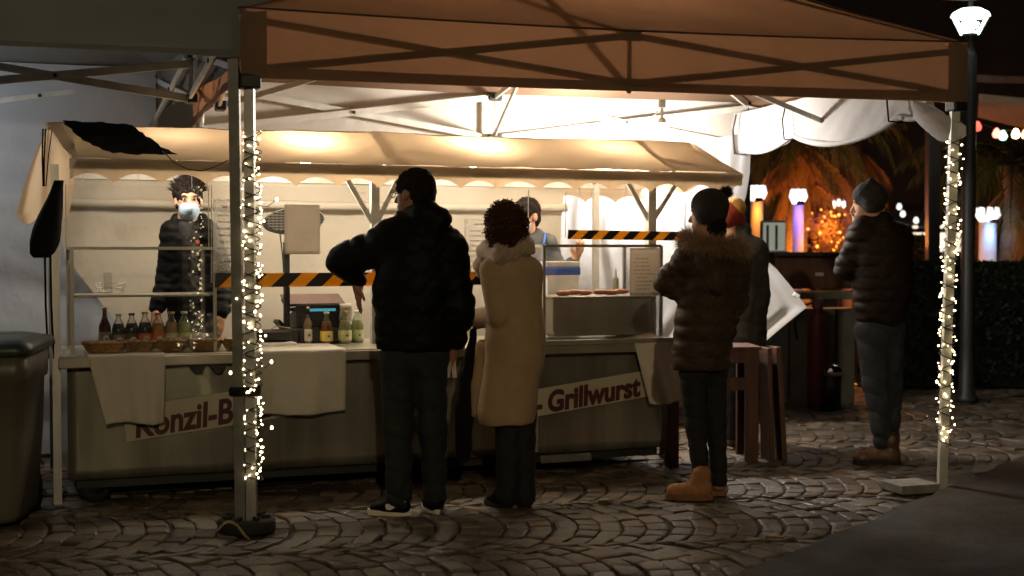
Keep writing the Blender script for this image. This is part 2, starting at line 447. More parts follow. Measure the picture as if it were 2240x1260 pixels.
# ================================================================== THE TWO POP-UP TENTS
def V2(x, y, z=0.0): return Vector((x, y, z))
def truss(root, A, B, zt, zb, mat, cells=2, w=.018, h=.036, off=Vector((0, 0, 0)), mids=True):
    """scissor frame between two legs: every bar and bracket a part"""
    A, B = Vector(A) + off, Vector(B) + off; d = B - A; side = Vector((-d.y, d.x, 0)).normalized() * .012
    for i in range(cells):
        p, q = A + d * (i / cells), A + d * ((i + 1) / cells)
        for (z0, z1, s) in ((zt, zb, 1), (zb, zt, -1)):
            b = MB(); b.bar(V2(p.x, p.y, z0) + side*s, V2(q.x, q.y, z1) + side*s, w, h)
            wbuild(b, 'truss_bar', mat, root, bevel=.003)
        c = (p + q) / 2; b = MB(); b.tube([V2(c.x, c.y, (zt+zb)/2) - side*2.4, V2(c.x, c.y, (zt+zb)/2) + side*2.4], .012, 8)
        wbuild(b, 'pivot_bolt', M['plastic_black'], root)
        if mids and i:
            b = MB(); b.bar(V2(p.x, p.y, zb), V2(p.x, p.y, zt), .02); wbuild(b, 'truss_post', mat, root)
            for z in (zt, zb):
                b = MB(); b.box((p.x, p.y, z), (.11, .06, .055), Matrix.Rotation(math.atan2(d.y, d.x), 3, 'Z')); wbuild(b, 'bracket', M['plastic_black'], root, bevel=.008)
def hip(A, B, C, sag=.16, nu=28, nv=18, ruf=.012, seed=0.0):
    """one slope of a tent roof, eave A-B up to the peak C, hanging a little"""
    A, B, C = Vector(A), Vector(B), Vector(C); nrm = (B - A).cross(C - A).normalized()
    if nrm.z < 0: nrm = -nrm
    def fn(s, t):
        p = (A.lerp(B, s)).lerp(C, t)
        d = sag * math.sin(math.pi * t) * (.55 + .45 * math.sin(math.pi * s))
        e = .025 * math.sin(math.pi * s) * (1 - t)
        rr = ruf * noise1(s * 6 + t * 3, 1, seed) * math.sin(math.pi * min(1, t * 2.0) / 1.0 if t < .5 else math.pi / 2)
        return p - nrm * (d + rr) - Vector((0, 0, e))
    b = MB(); b.grid(fn, nu, nv); return b
def valance(A, B, zb, zt, out, wav=.012, seed=0.0, n=60):
    A, B = Vector(A), Vector(B); o = Vector(out)
    def fn(s, t):
        p = A.lerp(B, s); z = zb + (zt - zb) * t
        w = wav * (1 - t) * noise1(s * 9, 1, seed) + .006 * math.sin(s * math.pi) * (1-t)
        return Vector((p.x, p.y, z - .012 * math.sin(math.pi * s) * t)) + o * w
    b = MB(); b.grid(fn, n, 6); return b
def leg(root, p, z, mat, top=None, w=.047):
    p = Vector(p); q = Vector(top) if top else p
    b = MB(); b.bar(V2(p.x, p.y, .012), V2((p.x+q.x)/2, (p.y+q.y)/2, z * .52), w); b.bar(V2((p.x+q.x)/2, (p.y+q.y)/2, z * .52), V2(q.x, q.y, z), w * .999)
    o = wbuild(b, 'leg', mat, root)
    b = MB(); b.box((p.x, p.y, .008), (.11, .11, .012)); wbuild(b, 'foot_plate', M['dark_iron'], root)
    return o

FL, FR, RL, RR = Vector((-1.275, 6.684, 0)), Vector((2.452, 7.786, 0)), Vector((-2.12, 9.35, 0)), Vector((1.865, 10.9, 0))
FRT = FR + Vector((.062, 0, 0))
tent = empty('market_tent', FL)
tag(tent, 'large orange-brown market tent whose canopy fills the top of the picture', 'tent')
leg(tent, FL, 2.5, M['alu']); leg(tent, FR, 2.5, M['alu_white'], FRT); leg(tent, RL, 2.5, M['alu_white']); leg(tent, RR, 2.5, M['lamp_black'])
ctr = (FL + FRT + RL + RR) / 4; PK = Vector((ctr.x, ctr.y, 3.62))
fdir = (FRT - FL).normalized(); fout = Vector((fdir.y, -fdir.x, 0))
def corner(p, zz=2.55):
    d = (p - ctr); d.z = 0; d = d.normalized() * .055; return Vector((p.x + d.x, p.y + d.y, zz))
cs = [corner(q) for q in (FL, FRT, RR, RL)]
for i in range(4):
    wbuild(hip(cs[i], cs[(i+1) % 4], PK, seed=i * 1.7), 'roof_panel', M['canvas'], tent, smooth=True)
names = (('front', fout), ('right', Vector((1, .25, 0)).normalized()), ('rear', -fout), ('left', Vector((-1, -.3, 0)).normalized()))
ZB = 2.215
for i in range(4):
    A, B = cs[i], cs[(i+1) % 4]
    if i == 2: continue                    # rear side carries the white sheet instead
    wbuild(valance(A, B, ZB + (.04 if i == 1 else 0), 2.548, names[i][1], seed=i), 'valance', M['canvas'], tent, smooth=True)
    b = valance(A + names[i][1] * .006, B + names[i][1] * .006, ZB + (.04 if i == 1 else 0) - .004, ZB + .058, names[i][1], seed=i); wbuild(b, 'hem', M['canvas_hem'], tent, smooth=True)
    b = MB(); b.tube([A.lerp(B, s) + Vector((0, 0, .004 - .025 * math.sin(math.pi * s))) + names[i][1] * .006 for s in [k / 40 for k in range(41)]], .005, 6); wbuild(b, 'seam', M['canvas_seam'], tent)
for (A, B) in ((cs[0], cs[1]), (cs[1], cs[0])):     # doubled cloth added to darken the two front corners like shade of the legs
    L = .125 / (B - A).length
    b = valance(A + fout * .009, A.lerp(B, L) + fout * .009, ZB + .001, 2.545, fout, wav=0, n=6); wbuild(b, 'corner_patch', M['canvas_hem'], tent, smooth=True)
truss(tent, FL, FRT, 2.50, 2.25, M['alu_white']); truss(tent, RL, RR, 2.50, 2.20, M['alu_white'], w=.02, h=.045)
truss(tent, FL, RL, 2.50, 2.22, M['alu_white']); truss(tent, FRT, RR, 2.50, 2.22, M['alu_white'])
mids = [(FL + FRT) / 2, (FRT + RR) / 2, (RR + RL) / 2, (RL + FL) / 2]
for i, mpt in enumerate(mids):             # bars from the middle of each side to the peak post
    for z0, z1 in ((2.5, 2.62), (2.22, 2.9)):
        b = MB(); b.bar(V2(mpt.x, mpt.y, z0), V2(ctr.x, ctr.y, z1), .018, .034); wbuild(b, 'roof_strut', M['alu_white'], tent, bevel=.003)
b = MB(); b.bar(V2(ctr.x, ctr.y, 2.55), V2(ctr.x, ctr.y, 3.58), .035); wbuild(b, 'peak_post', M['alu_white'], tent)
for q in cs:                               # hip bars under the roof
    b = MB(); b.bar(q - Vector((0, 0, .05)), V2(ctr.x, ctr.y, 3.3), .02, .035); wbuild(b, 'hip_bar', M['alu_white'], tent)
for (q, w) in ((FL, .1), (FRT, .09)):
    b = MB(); b.box((q.x, q.y, 2.2), (w, w, .07), Matrix.Rotation(SA, 3, 'Z')); wbuild(b, 'leg_slider', M['plastic_black'], tent, bevel=.01)
def rearw(s, t):
    p = cs[3].lerp(cs[2], s); z = .3 + 2.245 * t
    w = .03 * noise1(s * 6 + t, 1, .3) * (1 - t) + .02 * noise1(s * 15 + t * 3) * (1 - t)
    return Vector((p.x, p.y, 0)) - fout * (.03 + w) + Vector((0, 0, z))
b = MB(); b.grid(rearw, 60, 30); wbuild(b, 'rear_wall', M['canvas_pale'], tent, smooth=True)
# side wall rolled up along the right edge, hanging in swags between its straps
RA, RB = Vector((RR.x - .12, RR.y - .12, 0)), Vector((FRT.x - .05, FRT.y + .2, 0))
tie = [0.0, .36, .86, 1.0]
def roll_z(s):
    for i in range(3):
        if s <= tie[i+1] + 1e-9:
            x = (s - tie[i]) / (tie[i+1] - tie[i]); span = tie[i+1] - tie[i]
            return 2.215 - .22 * span * math.sin(math.pi * x) ** .8
    return 2.2
def roll(s, t):
    p = RA.lerp(RB, s); zt = 2.44; zb = roll_z(s) - .035
    a = math.sin(math.pi * t)
    return Vector((p.x - .018 * a * (zt - zb) / .25 - .012 * noise1(s * 20 + t * 4), p.y, zt + (zb - zt) * t))
b = MB(); b.grid(roll, 70, 12); wbuild(b, 'rolled_side_wall', M['white_sheet'], tent, smooth=True)
b = MB(); b.tube([RA.lerp(RB, s) + Vector((-.01, 0, roll_z(s) - .02)) for s in [k/60 for k in range(61)]], [.012 + .010 * math.sin(math.pi * ((k/60 * 3.1) % 1)) for k in range(61)], 10)
wbuild(b, 'wall_roll', M['white_sheet'], tent, smooth=True)
for s in (.06, .36, .86):
    p = RA.lerp(RB, s); z = roll_z(s)
    b = MB(); b.tube([Vector((p.x - .06, p.y - .01, 2.42)), Vector((p.x - .085, p.y - .01, 2.3)), Vector((p.x - .07, p.y, z - .05)), Vector((p.x + .02, p.y, z - .06))], .006, 6); wbuild(b, 'strap', M['black_cloth'], tent)
e0, e1 = P(2000, 238, 8.1), P(2113, 288, 7.72)
def bag(s, t):
    p = e0.lerp(e1, s); r = .085 * (math.sin(math.pi * min(1, .16 + s * .8)) ** .6) + .012 * noise1(t * 12 + s * 5)
    a = 2 * math.pi * t
    return p + Vector((math.cos(a) * r * .35, math.cos(a) * r * .6, math.sin(a) * r)) + Vector((0, 0, -.03 * math.sin(math.pi * s)))
b = MB(); b.grid(bag, 16, 20); wbuild(b, 'wall_roll_end', M['white_sheet'], tent, smooth=True)

# ------------------------------------------------------------ the grey tent on the left
F2, R2 = Vector((-1.327, 6.684, 0)), Vector((-2.4, 9.3, 0))
L2, K2 = F2 - SU * 3.0, R2 - SU * 3.0
tent2 = empty('market_tent', F2)
tag(tent2, 'dark grey market tent cut off by the left edge of the picture', 'tent')
for q, mm in ((F2, M['alu_dark']), (R2, M['alu_dark']), (L2, M['alu_dark']), (K2, M['alu_dark'])): leg(tent2, q, 2.56, mm, w=.05, top=q + Vector((-.026, 0, 0)))
c2 = (F2 + R2 + L2 + K2) / 4; PK2 = Vector((c2.x, c2.y, 3.4))
def corner2(p, zz=2.62):
    d = (p - c2); d.z = 0; d = d.normalized() * .045; return Vector((p.x + d.x, p.y + d.y, zz))
c4 = [corner2(q) for q in (L2, F2, R2, K2)]
for i in range(4): wbuild(hip(c4[i], c4[(i+1) % 4], PK2, seed=i + 5), 'roof_panel', M['canvas_grey'], tent2, smooth=True)
out2 = (Vector((SU.y, -SU.x, 0)), Vector((SU.x, SU.y, 0)), -Vector((SU.y, -SU.x, 0)), -SU)
for i in range(2):
    wbuild(valance(c4[i], c4[i+1], 2.318, 2.618, out2[i], seed=i + 3), 'valance', M['canvas_grey'], tent2, smooth=True)
    b = valance(c4[i] + out2[i]*.006, c4[i+1] + out2[i]*.006, 2.314, 2.35, out2[i], seed=i + 3); wbuild(b, 'hem', M['canvas_grey'], tent2, smooth=True)
    b = MB(); b.tube([c4[i].lerp(c4[i+1], k/20) + out2[i]*.006 + Vector((0, 0, -.02*math.sin(math.pi*k/20))) for k in range(21)], .005, 6); wbuild(b, 'seam', M['canvas_seam'], tent2)
truss(tent2, K2, R2, 2.52, 2.26, M['alu_white']); truss(tent2, F2, R2, 2.52, 2.26, M['alu_white'])
m2 = (F2 + R2) / 2; m2l = (L2 + K2) / 2
truss(tent2, m2l, m2, 2.46, 2.26, M['alu_white'], w=.02, h=.045)
def wall2(s, t):
    p = K2.lerp(R2, s); z = .03 + 2.57 * t
    w = .03 * noise1(t * 5 + s * .8, 1, 1.0) + .02 * noise1(s * 3 + t * 9, 1, 4.0)
    return Vector((p.x, p.y + w, z))
b = MB(); b.grid(wall2, 40, 60); wbuild(b, 'side_wall', M['wall_grey'], tent2, smooth=True)
# strap that ties the two neighbouring legs together
b = MB(); b.box((-1.305, 6.684, .695), (.15, .085, .045), Matrix.Rotation(.1, 3, 'Z'))
tag(b.build('leg_strap', M['black_cloth'], bevel=.012), 'black strap binding the two tent legs at banner height', 'strap')

# lamp hung from the middle of the grey tent, its bulb cool white
def hanging_lamp(name, loc, label, cat, bulb_m, cord, r=.045):
    t = empty(name, loc); tag(t, label, cat)
    b = MB(); b.tube([(0, 0, .07), (0, 0, cord)], .004, 6); b.build('cord', M['plastic_black'], t)
    b = MB(); b.lathe([(.018, .02), (.02, .07), (.012, .085)], n=12); b.build('socket', M['plastic_black'], t, smooth=True)
    b = MB(); b.lathe([(.001, -r*1.3), (r*.5, -r*1.15), (r*.9, -r*.6), (r, -r*.1), (r*.85, r*.4), (r*.45, r*.9)], n=16); b.build('bulb', bulb_m, t, smooth=True)
    return t
M['bulb_cool'] = bulb_mat('cool_bulb', (.8, .9, 1.0), 20)
t = hanging_lamp('hanging_lamp', (c2.x - .3, c2.y + .5, 2.3), 'bare cool white bulb hanging in the middle of the grey tent', 'lamp', M['bulb_cool'], .3)
point('tent_light', (0, 0, -.09), 18, (.92, .96, 1.0), .06, t)

# ------------------------------------------------------------ white sheet closing the back of the tent
edge = [(290, 1641), (330, 1642), (380, 1640), (430, 1632), (470, 1618), (520, 1630), (550, 1656), (590, 1700), (630, 1733), (672, 1765), (712, 1715), (752, 1668), (800, 1600), (860, 1560)]
def edge_x(py):
    for (y0, x0), (y1, x1) in zip(edge, edge[1:]):
        if py <= y1: return x0 + (x1 - x0) * (py - y0) / (y1 - y0)
    return edge[-1][1]
def sheet(s, t):
    p0 = 320 - 32 * max(0, (s - .6) / .4); py = p0 + (860 - p0) * t; xr = edge_x(max(290, py)); px = 1222 + (xr - 1222) * s
    b = 1.62
    fold = .05 * noise1(s * 7, 1, .4) * (.3 + t) + .02 * noise1(s * 19 + t * 2)
    pull = -.30 * max(0, (px - 1600) / 165) ** 1.2 * (1 if py > 500 else 0) if py > 500 else 0
    a, z = hit(px, py, b + fold + pull)
    return S(a, b + fold + pull, z)
b = MB(); b.grid(sheet, 60, 70)
o = b.build('tarpaulin', M['white_sheet'], smooth=True)
tag(o, 'brightly lit white sheet hung behind the right end of the stall, corner flared out', 'tarpaulin')
b = MB(); p = S(*[(lambda h: (h[0], 1.35, h[1]))(hit(1742, 646, 1.35))][0]); b.box(p, (.05, .03, .03), Matrix.Rotation(.5, 3, 'Y'))
link = b.build('clip', M['white'], None, bevel=.006); tag(link, 'small white clip on the flared edge of the sheet', 'clip')

# bright work lamp clamped under the rear truss
wl = P(1448, 258, 9.95); t = empty('work_lamp', wl); tag(t, 'bright white clamp lamp hanging below the rear truss above the awning', 'lamp')
b = MB(); b.tube([(0, 0, .11), (0, 0, .0)], .012, 8); b.build('stem', M['alu'], t)
b = MB(); b.box((0, 0, .1), (.05, .06, .06)); b.build('clamp', M['alu_dark'], t, bevel=.006)
b = MB(); b.lathe([(.02, .0), (.03, -.01), (.034, -.05), (.03, -.05), (.026, -.012)], n=20); b.build('shade', M['alu'], t, smooth=True)
b = MB(); b.lathe([(.001, -.155), (.03, -.148), (.055, -.12), (.058, -.095), (.045, -.06), (.022, -.03)], n=16); b.build('bulb', M['bulb_white'], t, smooth=True)
b = MB(); b.tube([(-.03, 0, .05), (-.09, .01, -.03), (-.12, .01, -.1)], .008, 6); b.build('arm', M['white'], t, smooth=True)
point('work_light', (0, -.02, -.19), 170, (1.0, .94, .87), .06, t)
sd = bpy.data.lights.new('work_beam', 'SPOT'); sd.energy = 520; sd.color = (1.0, .92, .82); sd.spot_size = R(165); sd.spot_blend = .7; sd.shadow_soft_size = .06
so_ = bpy.data.objects.new('work_beam', sd); col.objects.link(so_); so_.parent = t; so_.location = (-.05, -.03, -.1); so_.rotation_euler = Vector((-.78, -.25, .32)).to_track_quat('-Z', 'Y').to_euler()

# ------------------------------------------------------------ fairy lights round the two front legs
BULB = None
def fairy(base, top, z0, z1, n, turns, label, extra=()):
    global BULB
    base, top = Vector(base), Vector(top)
    root = empty('string_lights', base); tag(root, label, 'string lights', 'fairy lights wound round the tent legs')
    def at(z, a, r):
        p = base.lerp(top, z / 2.5); return Vector((p.x + r * math.cos(a), p.y + r * math.sin(a), z)) - base
    N = 340; pts = []
    for i in range(N):
        s = i / (N - 1); a = s * turns * 2 * math.pi
        pts.append(at(z1 + (z0 - z1) * s, a, .037 + .007 * noise1(s * 60)))
    b = MB(); b.tube(pts, .0028, 5); b.build('wire', M['wire'], root)
    pts2 = [at(z1 + (z0 - z1) * (i / (N-1)), -i / (N-1) * turns * .7 * 2 * math.pi + 1, .042 + .008 * noise1(i * .23)) for i in range(N)]
    b = MB(); b.tube(pts2, .0026, 5); b.build('wire', M['wire'], root)
    if BULB is None:
        q = MB(); q.lathe([(.0008, -.010), (.005, -.008), (.007, -.003), (.0066, .004), (.0034, .009), (.0008, .010)], n=8); BULB = q.mesh('fairy_bulb', smooth=True); BULB.materials.append(M['fairy'])
    for i in range(n):
        s = (i + random.uniform(-.7, .7)) / n; z = z1 + (z0 - z1) * min(1, max(0, s)) ** .93
        a = random.uniform(0, 2*math.pi); r = .038 + abs(random.gauss(0, .007))
        if random.random() < .06: r += random.uniform(.01, .03)
        o = bpy.data.objects.new('bulb', BULB); col.objects.link(o); o.parent = root; o.location = at(z, a, r)
        o.rotation_euler = (random.uniform(-2, 2), random.uniform(-2, 2), 0); k = random.uniform(.45, .9); o.scale = (k, k, k)
    for (dx, dy, z, x1, z1_) in extra:     # loose ends that stand off the pole
        b = MB(); p0 = at(z, 0, .03); p1 = p0 + Vector((x1, dy, z1_)); b.tube([p0, p0.lerp(p1, .5) + Vector((0, 0, -.02)), p1], .002, 5); b.build('wire', M['wire'], root)
        o = bpy.data.objects.new('bulb', BULB); col.objects.link(o); o.parent = root; o.location = p1
def zof(py, Y): return P(0, py, Y).z
fairy(FL + Vector((.012, -.01, 0)), FL + Vector((.012, -.01, 0)), zof(1050, FL.y), zof(285, FL.y), 205, 26, 'warm fairy lights wound round the left front tent leg',
      ((0, 0, zof(450, FL.y), .09, .03), (0, 0, zof(800, FL.y), .06, .02), (0, 0, zof(935, FL.y), .06, .0), (0, 0, zof(815, FL.y), -.14, .0)))
fairy(FR, FRT, zof(975, FR.y), zof(292, FR.y), 175, 22, 'warm fairy lights wound round the right front tent leg',
      ((0, 0, zof(835, FR.y), -.08, 0),))
# ------------------------------------------------------------ weights on the tent feet
t = empty('tent_weight', (-1.3, 6.68, 0)); tag(t, 'round black weight ring round the left tent feet', 'weight')
b = MB(); b.lathe([(.05, .012), (.135, .008), (.142, .02), (.14, .062), (.125, .075), (.06, .07), (.05, .05)], n=28, sy=.9); b.build('ring', M['rubber'], t, smooth=True)
for k in range(7):
    a = k * 2 * math.pi / 7; b = MB(); b.box((.095 * math.cos(a), .085 * math.sin(a), .082), (.045, .02, .018), Matrix.Rotation(a, 3, 'Z')); b.build('rib', M['rubber'], t, bevel=.004)
b = MB(); b.tube([(-.12 + .02 * i, -.13 + .012 * noise1(i * 1.0), .03 + .05 * math.sin(i * .5)) for i in range(9)], .007, 6); b.build('rope', M['leaf'], t, smooth=True)
c = G(1990, 1078); t = empty('paving_slab', c, .32); tag(t, 'pale concrete slab weighing down the right tent foot', 'slab')
M['concrete'] = plain('pale_concrete', (.2, .19, .165), .85, c2=(.3, .285, .25), scale=9, bmp=.4, bscale=40)
b = MB(); b.box((0, 0, .038), (.25, .22, .05)); b.build('upper_slab', M['concrete'], t, bevel=.005)
b = MB(); b.box((.01, .01, .007), (.235, .21, .012)); b.build('lower_slab', M['dark_iron'], t)
# ================================================================== THE STALL (its own axes: a along the front, b into the depth)
stall = empty('market_stall', S0, SA)
tag(stall, 'long sausage stall trailer with steel counter and cream cloth awning', 'market stall')
CZ, SLEN = .815, 3.6
b = MB(); b.grid(lambda s, t: (s * SLEN, -.002 - .014 * math.sin(math.pi * s) * math.sin(math.pi * t) + .008 * noise1(s * 9 + t), .14 + (CZ - .17) * t), 60, 12, .02); b.build('front_panel', M['panel'], stall, smooth=True)
for a0, nm in ((0.0, 'side_panel'), (SLEN, 'side_panel')):
    b = MB(); b.box((a0 + (.012 if a0 == 0 else -.012), .64, .455), (.024, 1.22, .61)); b.build(nm, M['panel'], stall, bevel=.004)
b = MB(); b.box((SLEN / 2, .36, CZ - .015), (SLEN + .09, .86, .03)); b.build('counter_top', M['steel'], stall, bevel=.006)
b = MB(); b.box((SLEN / 2, -.085, CZ - .035), (SLEN + .1, .022, .055)); b.build('counter_edge', M['steel'], stall, bevel=.006)
b = MB(); b.box((SLEN / 2, .64, .11), (SLEN - .1, 1.2, .05)); b.build('chassis', M['dark_iron'], stall)
b = MB(); b.box((SLEN / 2, 1.0, .16), (SLEN - .06, .5, .03)); b.build('floor', M['dark_iron'], stall)
def wheel(a, bb, r, w):
    o = MB(); o.lathe([(.03, -w/2), (r*.6, -w/2), (r*.92, -w/2), (r, -w/2 + .015), (r, w/2 - .015), (r*.92, w/2), (r*.6, w/2), (.03, w/2)], n=26)
    me = o.mesh('wheel', smooth=True); q = link_mesh('wheel', me, M['rubber'], stall, (a, bb, r)); q.rotation_euler = (R(90), 0, R(20))
    o = MB(); o.lathe([(.001, w/2 + .004), (r*.45, w/2 + .004), (r*.5, w/2 - .02), (.001, w/2 - .02)], n=18); link_mesh('hub', o.mesh('hub', smooth=True), M['dark_iron'], q)
wheel(.14, .12, .085, .1); wheel(3.05, .25, .05, .05); wheel(2.05, .9, .08, .1)
b = MB(); b.box((2.92, .05, .1), (.34, .08, .05)); b.build('jack_arm', M['alu_dark'], stall, bevel=.01)
for k in range(1, 4):
    q = MB(); q.box((k * .9, -.02, .455), (.035, .006, .6)); sm = q.build('panel_seam', M['steel'], stall, bevel=.002)
    for zz0 in (.19, .32, .45, .58, .71): q = MB(); q.lathe([(.001, .004), (.006, .003), (.008, 0)], n=8); o = link_mesh('rivet', q.mesh('rivet', smooth=True), M['steel'], sm, (k * .9, -.024, zz0)); o.rotation_euler = (R(90), 0, 0)
# under-counter brackets
for a in (1.18, 1.33, .0):
    pass
for a in (.68, .79):
    b = MB(); b.prism([(-.05, 0), (.05, 0), (.02, -.055), (-.01, -.055)], lambda x, y, d: (a + x, -.075 + d, CZ - .06 + y), .05); b.build('bracket', M['dark_iron'], stall)

# ---- posts and braces
def post(a, bb, z0, z1, m, w=.04): q = MB(); q.bar((a, bb, z0), (a, bb, z1), w); return q.build('post', m, stall)
post(-.055, -.01, .02, 1.84, M['alu'], .042); post(1.79, .32, CZ, 1.93, M['alu_white'], .05); post(3.64, .32, CZ, 1.93, M['alu_white'], .055); post(-.03, 1.24, .02, 1.84, M['alu_dark'])
post(3.66, 1.24, .02, 1.84, M['alu_white'])
for (a0, a1) in ((1.79, 1.6), (1.79, 1.95), (3.64, 3.46), (3.64, 3.84)):
    q = MB(); q.bar((a0, .32, 1.52 if a0 < 3 else 1.55), (a1, .32, 1.84), .022, .028); q.build('brace', M['alu_white'], stall)
AL, AR = .02, 4.09
b = MB(); b.bar((AL, -.03, 1.845), (AR, -.03, 1.835), .045, .052); b.build('front_bar', M['alu_dark'], stall)
b = MB(); b.bar((-.06, .6, 2.085), (4.05, .6, 2.09), .035); b.build('ridge_bar', M['alu_white'], stall)
b = MB(); b.bar((0, 1.25, 1.845), (AR, 1.25, 1.835), .04); b.build('rear_bar', M['alu_white'], stall)
for a in (0.05, 1.79, 3.64, 4.03):
    q = MB(); q.bar((a, -.02, 1.855), (a, .6, 2.08), .025); q.build('rafter', M['alu_white'], stall)
    q = MB(); q.bar((a, 1.24, 1.855), (a, .6, 2.08), .025); q.build('rafter', M['alu_white'], stall)
# ---- awning: front slope running over the bar, then the scalloped valance
def slope(s, t):
    x0, x1 = -.075 + (AL + .02 + .075) * t, 4.075 + (AR - 4.075) * t
    a = x0 + (x1 - x0) * s
    bb = .6 + (-.075 - .6) * t; z = 2.118 + (1.872 - 2.118) * t ** 1.08
    sag = .028 * math.sin(math.pi * t) * (.6 + .4 * math.sin(a * 5.2 + .5))
    zz = z - sag + .006 * noise1(a * 6 + t * 4) - .012 * math.sin(math.pi * ((a * .55) % 1)) * (1 - t)
    return (a, bb, zz)
b = MB(); b.grid(slope, 120, 18); b.build('awning_front', M['cream'], stall, smooth=True)
def rslope(s, t):
    a = -.075 + 4.15 * s; return (a, .6 + .7 * t, 2.118 + (1.86 - 2.118) * t - .03 * math.sin(math.pi * t) - .012 * math.sin(math.pi * ((a * .55) % 1)) * (1 - t))
b = MB(); b.grid(rslope, 80, 12); b.build('awning_rear', M['cream'], stall, smooth=True)
def val(s, t):
    a = AL + (AR - AL) * s; x = (a / .245) % 1.0
    low = 1.738 + .056 * max(0, math.sin(math.pi * x)) ** .7
    z = 1.872 + (low - 1.872) * t; roundo = .012 * math.sin(math.pi * min(1, t * 2.5)) if t < .4 else 0
    return (a, -.077 - roundo + .018 * t * math.sin(a * 8.5) + .008 * t * noise1(a * 5), z - .006 * s)
b = MB(); b.grid(val, 260, 8); b.build('awning_valance', M['cream'], stall, smooth=True)
def val2(s, t):
    a = AL + (AR - AL) * s; x = (a / .245 + .3) % 1.0
    low = 1.715 + .05 * max(0, math.sin(math.pi * x)) ** .7
    return (a, 1.3 + .012 * t * math.sin(a * 8.5), 1.86 + (low - 1.86) * t)
b = MB(); b.grid(val2, 200, 4); b.build('rear_valance', M['cream'], stall, smooth=True)
# right gable end and the left flap that hangs loose
b = MB(); b.grid(lambda s, t: (AR - .012 * t, -.06 + 1.34 * s, (1.85 + .262 * (1 - abs(s - .49) / .51)) * (1 - t) + t * (1.8 - .03 * math.sin(s * 14))), 24, 8); b.build('gable_cloth', M['cream'], stall, smooth=True)
flapL = [(105, 273), (72, 350), (48, 420), (36, 470), (44, 482)]
flapR = [(108, 276), (135, 312), (158, 350), (163, 400), (150, 470)]
def pl(L, t):
    x = t * (len(L) - 1); i = min(int(x), len(L) - 2); f = x - i
    return L[i][0] + (L[i+1][0] - L[i][0]) * f, L[i][1] + (L[i+1][1] - L[i][1]) * f
def flap(s, t):
    x0, y0 = pl(flapL, t); x1, y1 = pl(flapR, t); bb = .85 - .85 * s * t + (-.25) * (1 - t)
    px, py = x0 + (x1 - x0) * s, y0 + (y1 - y0) * s + 10 * t * math.sin(s * 9)
    a, z = hit(px, py, bb + .06 * math.sin(s * 13) * t); return (a, bb + .06 * math.sin(s * 13) * t, z)
b = MB(); b.grid(flap, 40, 30); b.build('side_flap', M['cream'], stall, smooth=True)
# ---- cream tarpaulin along the back, its roll of cloth and its loose lower corner
bwL = [(400, 110), (455, 122), (560, 142), (640, 205), (700, 250), (760, 300)]
def bw_left(py):
    for (y0, x0), (y1, x1) in zip(bwL, bwL[1:]):
        if py <= y1: return x0 + (x1 - x0) * (py - y0) / (y1 - y0)
    return bwL[-1][1]
def backw(s, t):
    z = 1.86 - 1.42 * t; aR = 3.44 - .03 * math.sin(t * 5)
    py = 540 + (1.4 - z) * 345; aL = hit(bw_left(py), py, 1.27)[0]
    a = aL + (aR - aL) * s
    fold = .035 * noise1(a * 2.2 + t * 2.0, 1, .5) + .02 * math.sin(a * 5 + t * 6) * t
    return (a, 1.27 + fold * .8, z)
b = MB(); b.grid(backw, 90, 30); b.build('back_wall', M['cream_wall'], stall, smooth=True)
b = MB(); b.tube([(.02 + 3.4 * k / 40, 1.2 + .01 * noise1(k * .5), 1.672 + .006 * noise1(k * .3)) for k in range(41)], .028, 10); b.build('cloth_roll', M['cream_wall'], stall, smooth=True)
# black cloth lying on the awning
blk = [(.02, .0), (.62, .0), (.68, .3), (.78, .6), (.86, .97), (.36, .97), (.2, .55), (.1, .2)]
def onslope(a, t, lift):
    s = (a + .075) / 4.15; q = slope(s, t); return (q[0], q[1] - lift * .35, q[2] + lift)
L0, L1 = [(0, .005), (.3, .03), (.62, .08), (1, .15)], [(0, .40), (.35, .425), (.7, .46), (1, .5)]
def pw(L, t):
    for (t0, x0), (t1, x1) in zip(L, L[1:]):
        if t <= t1 + 1e-9: return x0 + (x1 - x0) * (t - t0) / (t1 - t0)
    return L[-1][1]
def blackc(s, t):
    tt = .02 + .86 * t; a = pw(L0, t) + (pw(L1, t) - pw(L0, t)) * s + .012 * noise1(t * 20 + s * 3)
    return onslope(a, tt, .012 + .004 * noise1(s * 9 + t * 7))
b = MB(); b.grid(blackc, 24, 16); o = b.build('cloth', M['black_cloth'], None, smooth=True, loc=S0); o.rotation_euler = (0, 0, SA)
tag(o, 'black cloth thrown over the left end of the awning', 'cloth')

# ---- bulbs strung under the ridge
def shelf_lamp(px, py, label, power, bb=.53):
    a, z = hit(px, py, bb); z -= .15
    t = empty('stall_lamp', S(a, bb, z), SA); tag(t, label, 'lamp', 'bare bulbs under the stall awning')
    q = MB(); q.lathe([(.017, .03), (.02, .075), (.01, .09)], n=10); q.build('socket', M['plastic_black'], t, smooth=True)
    q = MB(); q.lathe([(.001, -.036), (.018, -.032), (.03, -.016), (.031, 0), (.024, .02), (.014, .034)], n=14); q.build('bulb', M['bulb_warm'], t, smooth=True)
    q = MB(); q.tube([(0, 0, .085), (.0, .03, .13)], .004, 5); q.build('cord', M['plastic_black'], t)
    point('bulb_light', (0, 0, -.05), power, (1.0, .87, .69), .07, t)
shelf_lamp(376, 296, 'warm bulb glowing through the awning beside the black cloth', 11)
shelf_lamp(668, 300, 'warm bulb glowing through the awning right of the lit left pole', 36)
shelf_lamp(1035, 303, 'warm bulb glowing through the awning above the tan coat', 36)
shelf_lamp(1330, 322, 'warm bulb under the right part of the awning', 22)

